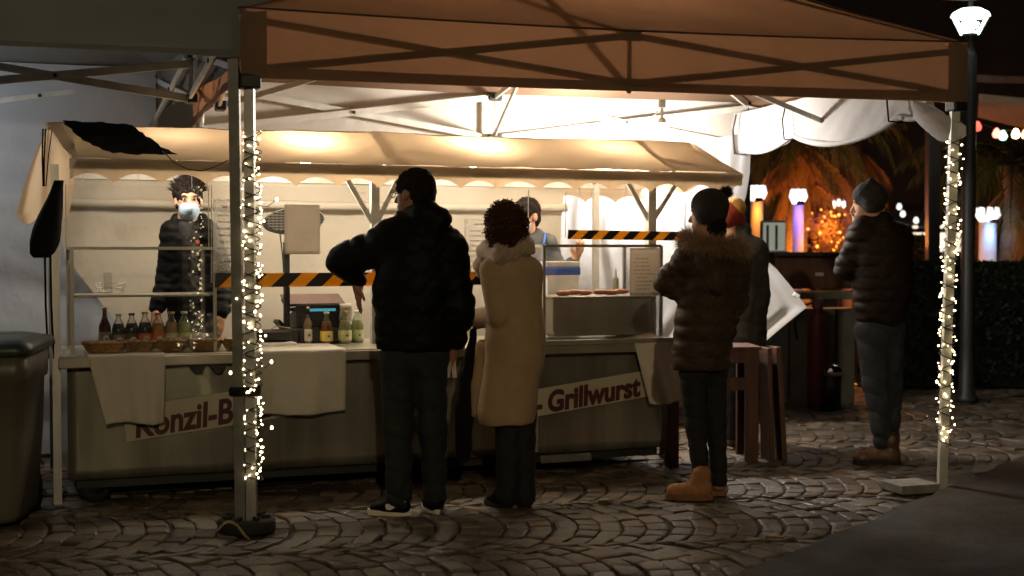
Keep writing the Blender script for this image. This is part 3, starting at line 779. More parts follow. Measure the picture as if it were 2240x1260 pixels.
# ---- lettering on the front: two tilted cream strips
def text_mesh(body, size, shear=.25, extrude=.0012, bold=.012, spacing=1.0, sx=1.0):
    c = bpy.data.curves.new('text', 'FONT'); c.body = body; c.size = size; c.shear = shear; c.extrude = extrude; c.offset = bold; c.space_character = spacing
    o = bpy.data.objects.new('tmp', c); col.objects.link(o)
    dg = bpy.context.evaluated_depsgraph_get(); dg.update()
    me = bpy.data.meshes.new_from_object(o.evaluated_get(dg)); bpy.data.objects.remove(o); bpy.data.curves.remove(c)
    return me
def fit_text(body, width, height, **k):
    me = text_mesh(body, 1.0, extrude=.0, **k)
    co = np.zeros(len(me.vertices) * 3); me.vertices.foreach_get('co', co); co = co.reshape(-1, 3)
    mn, mx = co.min(0), co.max(0); co[:, 0] = (co[:, 0] - mn[0]) / (mx[0] - mn[0]) * width
    co[:, 1] = (co[:, 1]) / (mx[1]) * height
    me.vertices.foreach_set('co', co.ravel()); me.update()
    bm = bmesh.new()                        # a heavy brush hand: the strokes laid down several times
    for i, (dx, dy) in enumerate(((0, 0), (.0045, .0005), (.002, .004))):
        n0 = len(bm.verts); bm.from_mesh(me); bm.verts.ensure_lookup_table()
        for v in bm.verts[n0:]: v.co.x += dx; v.co.y += dy; v.co.z += .0004 * i
    bm.to_mesh(me); bm.free(); me.update(); return me
def strip(px0, py0, px1, py1, h, extra0, extra1):
    """cream strip whose lettering baseline runs between two photo points on the front panel"""
    a0, z0 = hit(px0, py0, -.024); a1, z1 = hit(px1, py1, -.024); ang = math.atan2(z1 - z0, a1 - a0)
    t = MB(); L = math.hypot(a1 - a0, z1 - z0)
    t.grid(lambda s, q: (-extra0 + (L + extra0 + extra1) * s, -.024 * h + h * q, 0), 30, 2, .003)
    o = t.build('banner', M['banner'], stall); o.location = (a0, -.026, z0); o.rotation_euler = (R(90), -ang, 0)
    return o, L, ang
bn, L, ang = strip(297, 962, 503, 929, .19, .05, .45); bn.rotation_euler = (R(90), -ang, 0)
for o in (bn,):
    me = fit_text('Konzil-B', L + .02, .135, shear=.2, bold=.02); q = link_mesh('lettering', me, M['maroon'], bn, (0, .012, .006))
    me = fit_text('ra', .16, .135, shear=.18, bold=.03); q = link_mesh('lettering', me, M['maroon'], bn, (L + .075, .012, .006))
bn2, L, ang = strip(1200, 905, 1405, 868, .165, .2, .12)
me = fit_text('Grillwurst', L - .01, .125, shear=.18, bold=.03); link_mesh('lettering', me, M['maroon'], bn2, (0, .012, .006))
me = fit_text('-', .05, .05, shear=.18, bold=.03); link_mesh('lettering', me, M['maroon'], bn2, (-.09, .012, .006))
# ================================================================== THINGS ON AND AROUND THE COUNTER
def sth(name, a, bb, z, label, cat, group=None, rz=0.0):
    t = empty(name, S(a, bb, z), SA + rz); return tag(t, label, cat, group)
def words(parent, w, rows, x0, z0, dz, h, y, mat, seed, fill=.9):
    """lines of small print, word by word"""
    r = random.Random(seed); q = MB()
    for i in range(rows):
        x = x0 + r.uniform(0, .1) * w; end = x0 + w * r.uniform(.6, 1.0) * fill
        while x < end:
            n = r.choice((3, 4, 5, 6, 8)); hh = h * r.uniform(.85, 1.1)
            for _ in range(n):
                lw = h * r.uniform(.25, .55)
                if x + lw > end: break
                q.box((x + lw / 2, y, z0 - i * dz + r.choice((0, 0, .15, -.12)) * h), (lw * .72, .0006, hh * r.uniform(.55, 1)))
                x += lw
            x += h * .6
    if q.v: q.build('print', mat, parent)

# ---- glass display case, left
def case(a0, a1, b0, b1, z0, z1, label, mat_f, shelf=None, w=.018):
    t = sth('display_case', a0, b0, z0, label, 'display case'); A, B, Z = a1 - a0, b1 - b0, z1 - z0
    for x in (0, A):
        for y in (0, B): q = MB(); q.bar((x, y, 0), (x, y, Z), w); q.build('corner_post', mat_f, t)
    for y in (0, B): q = MB(); q.bar((w/2, y, Z), (A - w/2, y, Z), w * .95); q.build('top_rail', mat_f, t)
    for x in (0, A): q = MB(); q.bar((x, w/2, Z), (x, B - w/2, Z), w * .9); q.build('top_rail', mat_f, t)
    q = MB(); q.box((A/2, 0, Z/2), (A - w, .004, Z - w)); q.build('front_pane', M['pane'], t)
    for x in (0, A): q = MB(); q.box((x, B/2, Z/2), (.004, B - w, Z - w)); q.build('side_pane', M['pane'], t)
    if shelf: q = MB(); q.box((A/2, B*.6, shelf), (A - w, B*.7, .014)); q.build('shelf', M['steel'], t, bevel=.003)
    return t
case(.03, .79, .02, .5, CZ + .003, 1.392, 'glass display case with metal frame at the left end of the counter', M['steel'], .31)
case(2.77, 3.565, .02, .56, CZ + .003, 1.406, 'glass display case with metal frame at the right end of the counter', M['steel'])

# ---- bottles
BOT = {}
def bottle(px, py_top, py_bot, bb, glass, liquid, label_c, cap, label, kind=0, fill=.72):
    s = F / (S(hit(px, 700, bb)[0], bb, 0).y); h = (py_bot - py_top) / s
    a, _ = hit(px, 700, bb); t = sth('bottle', a, bb, CZ + .001, label, 'bottle', 'drink bottles on the counter')
    r = h * (.145 if kind == 0 else .2)
    if kind == 0: prof = [(r*.9, 0), (r, .01), (r, h*.5), (r*.92, h*.58), (r*.55, h*.7), (r*.36, h*.8), (r*.33, h*.93), (r*.4, h*.94), (r*.4, h*.96)]
    else: prof = [(r*.9, 0), (r, .008), (r*.96, h*.2), (r, h*.42), (r*.97, h*.55), (r*.75, h*.7), (r*.42, h*.82), (r*.34, h*.88), (r*.34, h*.93)]
    q = MB(); q.lathe(prof, n=18); q.build('glass', glass, t, smooth=True)
    lp = [(max(.001, x - .003), max(.004, z)) for x, z in prof if z <= h * fill] + [(.001, h * fill)]
    if liquid is not None: q = MB(); q.lathe([(.001, .004)] + lp, n=16); q.build('drink', liquid, t, smooth=True)
    q = MB(); q.lathe([(r + .0012, h*.09), (r + .0014, h*.1), (r + .0014, h*.39), (r + .0012, h*.4)], n=20); lb = q.build('label', label_c, t, smooth=True)
    q = MB()                                # emblem on the label: a pale oval with a small dark mark
    def em(s_, tt, rr=r + .0022):
        ang = -math.pi/2 - SA + .5 + (s_ - .5) * 1.1; return (rr * math.cos(ang), rr * math.sin(ang), h*.245 + (tt - .5) * h * .17 * math.sin(math.pi * min(.98, max(.02, s_))))
    q.grid(em, 10, 4); q.build('emblem', M['emblem'], lb, smooth=True)
    q = MB(); q.grid(lambda s_, tt: em(.33 + s_ * .34, .3 + tt * .35, r + .003), 6, 3); q.build('emblem_mark', M['emblem_mark'], lb, smooth=True)
    q = MB(); q.lathe([(r*.43, h*.935), (r*.45, h*.94), (r*.45, h*.995), (r*.3, h)], n=14); q.build('cap', cap, t, smooth=True)
    return t
M['emblem'] = plain('label_emblem', (.6, .55, .42), .6); M['emblem_mark'] = plain('label_mark', (.05, .16, .06), .6)
M['b_clear'] = clear('clear_bottle', (.95, .97, .93), haze=.08, gloss=1.6); M['b_green'] = clear('pale_green_bottle', (.85, .95, .8), haze=.06, gloss=1.6)
M['b_brown'] = clear('brown_bottle', (.4, .2, .08), haze=.03, gloss=1.6)
def drink(n, c, tr): return fabric(n, c, tuple(x*1.1 for x in c), tr, .4, .15, wrinkle=0)
M['cola'] = plain('cola', (.012, .006, .005), .15); M['orange'] = drink('orange_soda', (.9, .42, .03), (1.0, .55, .05)); M['water'] = clear('mineral_water', (.95, .97, .98), haze=.12)
M['tea'] = drink('amber_soda', (.3, .09, .015), (.7, .22, .03)); M['lemon'] = drink('cloudy_lemonade', (.75, .7, .45), (.9, .84, .55)); M['wine'] = plain('dark_red_drink', (.03, .006, .004), .15); M['pinkish'] = drink('pale_apricot', (.75, .5, .3), (.9, .62, .38))
def lab(n, c): return plain(n, c, .6, c2=tuple(min(1, x*1.3) for x in c), scale=60)
M['l_red'] = lab('red_label', (.65, .14, .06)); M['l_green'] = lab('green_label', (.45, .55, .22)); M['l_lime'] = lab('lime_label', (.6, .62, .3)); M['l_grey'] = lab('grey_label', (.2, .16, .14)); M['l_yellow'] = lab('yellow_label', (.8, .6, .1)); M['l_white'] = lab('white_label', (.75, .7, .65)); M['l_dark'] = lab('dark_label', (.12, .05, .04)); M['l_blue'] = lab('blue_label', (.06, .22, .45))
M['c_red'] = plain('red_cap', (.55, .09, .03), .4); M['c_gold'] = plain('gold_cap', (.6, .42, .12), .35, .6); M['c_lilac'] = plain('lilac_cap', (.38, .4, .62), .5); M['c_black'] = M['plastic_black']; M['c_white'] = M['white']; M['c_green'] = plain('pale_green_cap', (.55, .6, .35), .5)
BB = .47
bottle(229, 655, 745, BB, M['b_brown'], M['tea'], M['l_grey'], M['c_gold'], 'tall amber bottle with gold foil neck, leftmost on the counter', 0)
bottle(259, 669, 744, BB, M['b_clear'], M['cola'], M['l_grey'], M['c_lilac'], 'dark cola bottle with grey label, second from the left', 1)
bottle(288, 668, 744, BB, M['b_clear'], M['cola'], M['l_dark'], M['c_black'], 'dark cola bottle with brown label, third from the left', 1)
bottle(317, 666, 744, BB, M['b_clear'], M['wine'], M['l_red'], M['c_gold'], 'dark red soda bottle with red label and gold cap', 1)
bottle(346, 668, 744, BB - .03, M['b_clear'], M['orange'], M['l_red'], M['c_red'], 'bright orange soda bottle with red label', 1)
bottle(375, 666, 744, BB - .03, M['b_clear'], M['pinkish'], M['l_green'], M['c_gold'], 'pale apricot soda bottle with green label', 1)
bottle(403, 666, 744, BB - .03, M['b_green'], M['lemon'], M['l_lime'], M['c_white'], 'cloudy lemonade bottle with lime label before the vendor', 1)
bottle(434, 670, 742, BB - .03, M['b_clear'], M['water'], M['l_white'], M['c_lilac'], 'clear plastic water bottle with lilac cap', 1)
bottle(474, 690, 740, BB - .12, M['b_clear'], M['water'], M['l_blue'], M['c_white'], 'small blue and red labelled bottle beside the left pole', 0)
bottle(672, 665, 747, .42, M['b_clear'], M['pinkish'], M['l_white'], M['c_gold'], 'slim clear bottle with white label on the middle cloth', 0)
bottle(714, 677, 747, .4, M['b_clear'], M['tea'], M['l_yellow'], M['c_green'], 'amber soda bottle with yellow label right of the slim clear bottle', 1)
bottle(754, 675, 747, .4, M['b_green'], M['lemon'], M['l_lime'], M['c_gold'], 'pale lemonade bottle with green and yellow label near the hanging hand', 1)
bottle(781, 676, 746, .44, M['b_green'], M['lemon'], M['l_green'], M['c_white'], 'pale lemonade bottle closest to the man in black', 1)

# ---- wicker baskets
def basket(px0, px1, pyt, pyb, bb, label, inside):
    a0, z0 = hit(px0, pyb, bb); a1, z1 = hit(px1, pyt, bb); A = (a0 + a1) / 2; r = (a1 - a0) / 2; h = max(.058, z1 - z0)
    t = sth('basket', A, bb, CZ + .004, label, 'basket', 'wicker baskets on the counter edge')
    q = MB(); n = 40; rows = 9; vs = []; fs = []
    for j in range(rows + 1):
        for k in range(n):
            z = h * j / rows; rad = r * (.66 + .34 * (j / rows) ** .7) + (.004 if (j + k) % 2 else -.003)
            ang = 2*math.pi*k/n; vs.append((rad*math.cos(ang), rad*.72*math.sin(ang), z))
    for j in range(rows):
        for k in range(n): k2 = (k+1) % n; fs.append((j*n+k, j*n+k2, (j+1)*n+k2, (j+1)*n+k))
    fs.append(tuple(range(n - 1, -1, -1))); q.add(vs, fs); q.build('bowl', M['wicker'], t)
    q = MB()
    pts = [(r*math.cos(2*math.pi*k/36), r*.72*math.sin(2*math.pi*k/36), h + .003*math.sin(k*2.6)) for k in range(37)]; q.tube(pts, .008, 7, cap=False); q.build('rim', M['wicker'], t, smooth=True)
    q = MB(); q.grid(lambda s, u: (r*.8*(2*s-1)*math.sqrt(max(0, 1-(2*u-1)**2*.5)), r*.58*(2*u-1), h*.75 + .018*noise1(s*9+u*7) + .012), 12, 10, .004); q.build('napkin', inside, t, smooth=True)
M['roll'] = plain('bread_roll', (.5, .3, .12), .7)
basket(180, 276, 752, 776, .06, 'round wicker basket at the left end of the counter on the white cloth', M['roll'])
basket(268, 342, 751, 773, .1, 'wicker basket with white napkins second from the left', M['paper'])
basket(342, 412, 749, 772, .1, 'wicker basket third from the left in front of the lemonade', M['linen'])
basket(408, 488, 747, 770, .08, 'wicker basket fourth from the left below the small blue bottle', M['linen'])
basket(484, 560, 748, 769, .1, 'wicker basket half hidden behind the left tent legs', M['linen'])

# ---- cloths draped over the counter edge
def cloth(pxs, top_b, drop, label, skew=0.0, skl=0.0, seed=0.0, lift=0.0, px_top=None):
    a0, _ = hit(pxs[0], 800, -.1); a1, _ = hit(pxs[1], 800, -.1)
    L1 = top_b + .1; L2 = CZ - drop
    q = MB()
    def fn(s, t):
        d = t * (L1 + L2); a = a0 + (a1 - a0) * s
        if d < L1 - .015: bb, z = top_b - d, CZ + .004 + .003 * noise1(s*8+t*9+seed)
        else:
            e = d - (L1 - .015); bb = -.085 - min(.02, e * .8) - .022*(e/ L2)**.7 * math.sin(s*9 + seed + e*2) - .008*(e/L2)*math.sin(s*23 + seed*3) - .012 * e; z = .008*math.sin(s*5+seed)*(e/L2) + CZ + .004 - max(0, e - .012)
            a += skew * e + skl * e * (1 - s)
        if lift and s > .25: z += lift * math.sin((s-.25)/.75 * math.pi) * max(0, 1 - d / L1) ** .5
        return (a, bb, z)
    q.grid(fn, 24, 60, .002)
    o = q.build('cloth', M['linen'], None, smooth=True, loc=S0); o.rotation_euler = (0, 0, SA); tag(o, label, 'cloth', 'white cloths over the counter edge'); return o
cloth((190, 362), .2, hit(270, 928, -.11)[1], 'white cloth hanging over the left counter edge under the baskets', -.02, .26, .5)
cloth((552, 757), .46, hit(660, 905, -.11)[1], 'white cloth hanging over the counter in the middle, beside the lit pole', 0, 0, 2.0)
cloth((1385, 1480), .34, hit(1450, 882, -.11)[1], 'white cloth hanging over the counter edge before the woman in the bobble hat', .3, 0, 4.0, lift=.05)

# ---- wire basket on the shelf of the left case
a, _ = hit(243, 640, .3); t = sth('wire_basket', a, .33, CZ + .325, 'small wire basket on the shelf of the left display case', 'basket')
for z in (0, .025, .05):
    r = .07 + z * .3; q = MB(); q.tube([(r*math.cos(2*math.pi*k/24), r*.8*math.sin(2*math.pi*k/24), z + .004) for k in range(25)], .0022, 5, cap=False); q.build('ring', M['alu'], t)
for k in range(16):
    an = 2*math.pi*k/16; q = MB(); q.tube([(.07*math.cos(an), .056*math.sin(an), .004), (.086*math.cos(an), .069*math.sin(an), .056)], .0016, 4); q.build('wire', M['alu'], t)
for k in range(4): q = MB(); q.bar((-.03 + .012*k, 0, .02), (-.036 + .012*k, .0, .115), .005); q.build('stick', M['white'], t)

# ---- hanging acrylic sheets with hazard tape along their lower edges
def acrylic(a0, a1, z0, z1, bb, label, mat=None):
    t = sth('acrylic_sheet', a0, bb, z0, label, 'acrylic sheet'); q = MB(); q.box(((a1-a0)/2, 0, (z1-z0)/2), (a1-a0, .005, z1-z0)); q.build('pane', mat or M['plexi'], t)
    for x in (.0, a1 - a0): q = MB(); q.box((x, 0, (z1-z0)/2), (.004, .007, z1-z0)); q.build('edge', M['pane_edge'], t)
    for k in range(3):
        x = (a1-a0) * (.12 + .38*k); q = MB(); q.tube([(x, 0, z1-z0-.01), (x, .01, z1-z0+.06)], .002, 4); q.build('cord', M['white'], t)
    return t
M['pane_edge'] = plain('pale_sheet_edge', (.62, .6, .54), .3)
acrylic(.0, .755, 1.4, 1.735, -.005, 'clear acrylic sheet hung above the left display case', M['plexi_clear'])
acrylic(.77, 2.66, 1.2, 1.742, -.005, 'wide clear acrylic sheet hung in the middle of the stall')
acrylic(2.9, 3.72, 1.455, 1.735, -.005, 'clear acrylic sheet hung above the right display case', M['plexi_clear'])
def tape(a0, a1, z, h, bb, label, slope_=0.0, n=0):
    t = sth('hazard_tape', a0, bb, z, label, 'hazard tape'); L = a1 - a0; w = h * 1.25; k = 0; x = -h
    while x < L:
        pts = [(x, -h/2), (x + w, -h/2), (x + w + h*1.05, h/2), (x + h*1.05, h/2)]
        pts = [(min(L, max(0, p)), q) for p, q in pts]
        if pts[1][0] - pts[0][0] > .002 or pts[2][0] - pts[3][0] > .002:
            pp = []
            for p in pts:
                if not pp or (abs(p[0]-pp[-1][0]) + abs(p[1]-pp[-1][1])) > .0015: pp.append(p)
            if len(pp) >= 3:
                q = MB(); q.prism(pp, lambda X, Z, d: (X, -d, Z + slope_ * X), .002); q.build('stripe', M['yellow'] if k % 2 else M['black_tape'], t)
        x += w; k += 1
    return t
tape(.785, 2.66, 1.213, .078, -.009, 'yellow and black hazard tape behind the man in black')
tape(2.915, 3.70, 1.476, .056, -.009, 'yellow and black hazard tape left of the bobble hat', -.012)
# ---- posters and notes on the sheets
def sheet_of_paper(name, px0, py0, px1, py1, bb, label, head=True, rows=8, seed=1, mat=None, col_=None):
    a0, z1 = hit(px0, py0, bb); a1, z0 = hit(px1, py1, bb); t = sth(name, a0, bb, z0, label, 'notice'); W, H = a1 - a0, z1 - z0
    q = MB(); q.grid(lambda s, u: (W*s, .003*math.sin(s*4+u*3), H*u), 8, 10, .0015); q.build('sheet', mat or M['paper'], t, smooth=True)
    if rows:
        if head: words(t, W*.7, 1, W*.2, H*.9, .1, H*.035, -.008, M['ink_red'], seed)
        words(t, W*.85, rows, W*.08, H*.78, H*.72/rows, H*.028, -.008, col_ or M['ink_soft'], seed + 1)
    return t
M['film'] = clear('printed_film', (.96, .94, .92), haze=.35, gloss=.4, rough=.2)
sheet_of_paper('menu_sheet', 466, 436, 556, 596, -.012, 'printed menu on the acrylic sheet behind the left tent legs', True, 8, 3, M['film'])
sheet_of_paper('menu_sheet', 1016, 478, 1100, 600, -.012, 'printed menu on the acrylic sheet left of the curly hair', True, 8, 11, M['film'])
sheet_of_paper('paper_notice', 622, 447, 700, 556, .012, 'blank white paper hung in front of the oval heater', False, 0)
sheet_of_paper('menu_sheet', 1378, 543, 1446, 646, .012, 'white menu sheet stuck in the right display case', False, 9, 21, M['paper'], M['ink_soft'])

# ---- oval infrared heater on a stand
a, z = hit(645, 483, .42); t = sth('heater', a, .42, CZ, 'oval grey infrared heater on a black stand behind the white paper', 'heater')
M['heater'] = plain('grey_heater_shell', (.10, .10, .09), .5); zc = z - CZ
q = MB(); q.lathe([(.001, -.05), (.1, -.045), (.17, -.02), (.19, .0), (.18, .02), (.175, .015)], n=36, sy=.42); me = q.mesh('shell', smooth=True); o = link_mesh('shell', me, M['heater'], t, (0, .04, zc)); o.rotation_euler = (R(90), 0, 0); o.rotation_euler = (R(90), R(-6), 0)
for k in range(7):
    zz = -.05 + k*.0165; w = .17*math.sqrt(max(0, 1-(zz/.075)**2)); q = MB(); q.bar((-w, -.0, zc+zz - .0), (w, -.0, zc+zz), .004, .006); q.build('grille_bar', M['alu'], t)
for k in range(14):
    x = -.156 + k*.024; w = .072*math.sqrt(max(0, 1-(x/.18)**2)); q = MB(); q.bar((x, -.004, zc-w), (x, -.004, zc+w), .003); q.build('grille_bar', M['alu'], t)
q = MB(); q.bar((0, .06, zc - .07), (-.03, .06, zc - .16), .03); q.build('neck', M['dark_iron'], t)
q = MB(); q.bar((-.04, .06, 0), (-.04, .06, zc - .13), .034); q.build('stand', M['dark_iron'], t)
q = MB(); q.tube([(-.08, .06, zc - .06), (-.07, .03, zc - .2), (-.04, .04, .1)], .004, 5); q.build('cable', M['plastic_black'], t)
# ---- cash register and what lies by it
a, _ = hit(690, 700, .5); t = sth('cash_register', a, .52, CZ + .001, 'black cash register terminal with a tilted screen and paper slip', 'cash register', rz=.05)
q = MB(); q.box((.02, .02, .05), (.3, .28, .1)); q.build('base', M['plastic_black'], t, bevel=.012)
q = MB(); q.prism([(-.12, 0), (.12, 0), (.12, .06), (-.12, .14)], lambda x, y, d: (-.14 + d, x * .9, .1 + y), .3); q.build('body', M['plastic_black'], t, bevel=.008)
q = MB(); q.box((.0, .04, .235), (.36, .17, .03), Matrix.Rotation(.35, 3, 'X')); q.build('screen_housing', M['plastic_black'], t, bevel=.01)
q = MB(); q.box((.0, .045, .262), (.37, .16, .012), Matrix.Rotation(.35, 3, 'X')); q.build('lid', plain('dusky_pink_lid', (.08, .045, .038), .5), t, bevel=.004)
q = MB(); q.box((.02, -.108, .205), (.16, .006, .018), Matrix.Rotation(-.4, 3, 'X')); q.build('display', emit('register_display', (.05, .35, .5), .5), t)
q = MB(); q.grid(lambda s, u: (.12 + .075*s, -.1 - .04*math.sin(u*2.6), .12 + .12*u + .02*math.sin(u*3.1)), 4, 10, .0012); q.build('paper_slip', M['paper'], t, smooth=True)
q = MB(); q.bar((-.16, .03, .06), (-.24, -.01, .14), .05, .02); q.build('arm', M['plastic_black'], t)
a, _ = hit(615, 715, .38); t = sth('carton', a, .42, CZ + .001, 'dark box with a paper bag handle behind the lit pole', 'carton')
q = MB(); q.box((0, 0, .045), (.2, .12, .09)); q.build('box', M['dark_iron'], t, bevel=.006)
q = MB(); q.tube([(-.09, -.064, .0), (-.085, -.066, .08), (-.04, -.066, .115), (.05, -.064, .1)], .004, 6); q.build('handle', M['leaf'], t, smooth=True)
a, _ = hit(765, 705, .42); t = sth('tub', a + .01, .56, CZ + .001, 'clear tub of napkins beside the cash register', 'tub')
q = MB(); q.box((0, 0, .07), (.17, .12, .14)); q.build('tub_wall', M['pane'], t, bevel=.01)
q = MB(); q.grid(lambda s, u: (-.075 + .15*s, -.05 + .1*u, .1 + .025*noise1(s*8+u*5)), 10, 8, .02); q.build('napkins', M['paper'], t, smooth=True)
a, _ = hit(690, 650, .3); t = sth('pen_tray', hit(590, 730, .3)[0], .34, CZ + .001, 'flat white tray behind the lit pole', 'tray')
q = MB(); q.box((0, 0, .012), (.3, .2, .022)); q.build('tray', M['white'], t, bevel=.006)
q = MB(); q.box((0.0, .0, .06), (.25, .12, .05)); q.build('dark_lid', M['dark_iron'], t, bevel=.006)

# ---- right end: steel pan, sausages, containers, ledge
t = sth('steel_pan', 2.86, .1, CZ + .03, 'deep brushed steel pan inside the right display case', 'pan')
q = MB(); W, D, Hh = .68, .4, .235
q.prism([(.03, 0), (W - .03, 0), (W - .008, .012), (W, .04), (W, Hh), (0, Hh), (0, .04), (.008, .012)], lambda x, y, d: (x, d, y), D); q.build('body', M['steel'], t, bevel=.006)
q = MB(); q.box((W/2, D/2, Hh + .006), (W + .02, D + .02, .012)); q.build('rim', M['steel'], t, bevel=.003)
M['sausage'] = plain('grilled_sausage', (.3, .09, .04), .4, c2=(.42, .17, .07), scale=30)
for k in range(7):
    x = .06 + k*.085; q = MB(); y0 = .08 + .03*(k % 3)
    q.tube([(x + .1*(j/6) , y0 + .02*math.sin(j/6*3.1) , Hh + .03 + .004*(k % 2)) for j in range(7)], [.006, .015, .017, .017, .017, .015, .006], 8)
    o = q.build('sausage', M['sausage'], None, smooth=True, loc=S(2.86, .1, CZ + .03)); o.rotation_euler = (0, 0, SA); tag(o, 'grilled sausage on the steel pan in the right case, %s' % ('leftmost', 'second from the left', 'third from the left', 'middle one', 'third from the right', 'second from the right', 'rightmost')[k], 'sausage', 'sausages on the steel pan')
t = sth('crate', hit(1225, 640, .62)[0], .66, CZ + .2, 'blue plastic crate with a white lid behind the steel pan', 'crate')
q = MB(); q.box((0, 0, .0), (.22, .2, .4)); q.build('stand', M['white'], t); q = MB(); q.box((0, 0, .225), (.25, .2, .05)); q.build('box', plain('blue_plastic', (.03, .09, .38), .45), t, bevel=.008)
q = MB(); q.box((0, 0, .27), (.24, .19, .04)); q.build('lid', M['white'], t, bevel=.008)
t = sth('squeeze_bottle', hit(1347, 630, .6)[0], .6, CZ + .28, 'slim dispenser bottle standing behind the steel pan', 'bottle')
q = MB(); q.lathe([(.018, 0), (.02, .01), (.02, .09), (.008, .105), (.006, .13), (.004, .16)], n=12); q.build('body', plain('olive_plastic', (.2, .18, .1), .5), t, smooth=True)
q = MB(); q.box((0, 0, -.14), (.12, .12, .275)); q.build('foot_block', M['white'], t)
t = sth('tray_ledge', 2.72, -.09, CZ + .003, 'steel serving ledge in front of the right display case', 'ledge')
q = MB(); q.box((.44, .05, .006), (.9, .1, .01)); q.build('plate', M['steel'], t, bevel=.003)
q = MB(); q.box((.44, -.012, .004), (.92, .014, .03)); q.build('lip', M['steel'], t, bevel=.003)
# ---- black bag hanging at the left post, with its cords
t = empty('hanging_bag', P(88, 560, 7.3)); tag(t, 'black pear-shaped bag hanging by cords at the left end of the stall', 'bag')
k = 7.3 / F
prof = [(.001, -2), (26, -4), (42, 6), (50, 30), (48, 58), (40, 92), (27, 125), (19, 150), (16, 165)]
q = MB(); q.grid(lambda s, u: (lambda r, z, an: (r*k*math.cos(an)*.62*(1 + .05*math.sin(3*an + z*.05)) + (90 - 88)*k + .0006*z, r*k*.7*math.sin(an), z*k))(*[np.interp(u, np.linspace(0, 1, len(prof)), [p[i] for p in prof]) for i in (0, 1)], 2*math.pi*s), 30, 26); q.build('sack', M['bag_plastic'] if 'bag_plastic' in M else M['black_cloth'], t, smooth=True)
for (x0, x1) in ((8, 6), (14, 26), (10, 12)):
    q = MB(); q.tube([((x0)*k, 0, 152*k), ((x0 + x1)/2*k - .004, .01, 215*k), (x1*k, .02, 278*k)], .0045 if x1 < 20 else .003, 6); q.build('cord', M['black_cloth'], t)
for x in (10, 22):
    q = MB(); q.tube([(x*k, 0, 4*k), ((x+1)*k, 0, -110*k), ((x + 4)*k, .01, -225*k)], .006, 6); q.build('loose_cord', M['black_cloth'], t)
# loose cable sagging under the awning
q = MB(); pts = [P(x, y, 7.45) for x, y in ((356, 330), (380, 355), (410, 370), (440, 374), (470, 365), (500, 350))]; q.tube(pts, .003, 5)
tag(q.build('cable', M['plastic_black'], smooth=True), 'thin black cable sagging below the awning edge left of the poles', 'cable')

# ---- wheelie bin at the left edge
c = Vector((-2.94, 6.95, 0)); t = empty('wheelie_bin', c, .12); tag(t, 'beige wheelie bin with a dark green lid at the left edge', 'bin')
M['bin'] = plain('beige_bin_plastic', (.1, .087, .062), .42, c2=(.135, .118, .085), scale=3, bmp=.1, bscale=60); M['bin_lid'] = plain('dark_green_lid', (.03, .045, .04), .38, bmp=.1, bscale=60)
def rrect(w, d, r, n=5):
    o = []
    for cx, cy_, a0 in ((w/2-r, d/2-r, 0), (-w/2+r, d/2-r, 90), (-w/2+r, -d/2+r, 180), (w/2-r, -d/2+r, 270)):
        for k_ in range(n + 1): a_ = R(a0 + 90*k_/n); o.append((cx + r*math.cos(a_), cy_ + r*math.sin(a_)))
    return o
q = MB(); lv = [(.03, .9, .5), (.06, .93, .52), (.45, .985, .55), (.72, 1.0, .565), (.73, 1.03, .59), (.86, 1.04, .6), (.862, .98, .54)]
rings = [[(x, y, z) for x, y in rrect(w, d, .07)] for z, w, d in lv]; n = len(rings[0]); vs = [p for r_ in rings for p in r_]
q.add(vs, [(j*n+i, j*n+(i+1) % n, (j+1)*n+(i+1) % n, (j+1)*n+i) for j in range(len(lv)-1) for i in range(n)] + [tuple(range(n-1, -1, -1))]); q.build('body', M['bin'], t, smooth=True)
lv = [(.864, 1.08, .64), (.885, 1.1, .66), (.915, 1.08, .64), (.94, .9, .45), (.945, .2, .1)]
q = MB(); rings = [[(x, y, z + .03*(y + .3)) for x, y in rrect(w, d, .09)] for z, w, d in lv]; vs = [p for r_ in rings for p in r_]
q.add(vs, [(j*n+i, j*n+(i+1) % n, (j+1)*n+(i+1) % n, (j+1)*n+i) for j in range(len(lv)-1) for i in range(n)] + [tuple(range((len(lv)-1)*n, len(lv)*n))]); q.build('lid', M['bin_lid'], t, smooth=True)
q = MB(); q.box((-.02, -.2, .955), (.5, .2, .05)); q.build('lid_ridge', M['bin_lid'], t, bevel=.02)
q = MB(); q.tube([(.3, -.33, .9), (.3, -.36, .92), (-.3, -.36, .92), (-.3, -.33, .9)], .014, 8); q.build('handle', M['bin_lid'], t)
for s_ in (-1, 1):
    q = MB(); q.lathe([(.02, -.03), (.1, -.03), (.105, 0), (.1, .03), (.02, .03)], n=20); o = link_mesh('wheel', q.mesh('wheel', smooth=True), M['rubber'], t, (s_*.43, .24, .105)); o.rotation_euler = (0, R(90), 0)

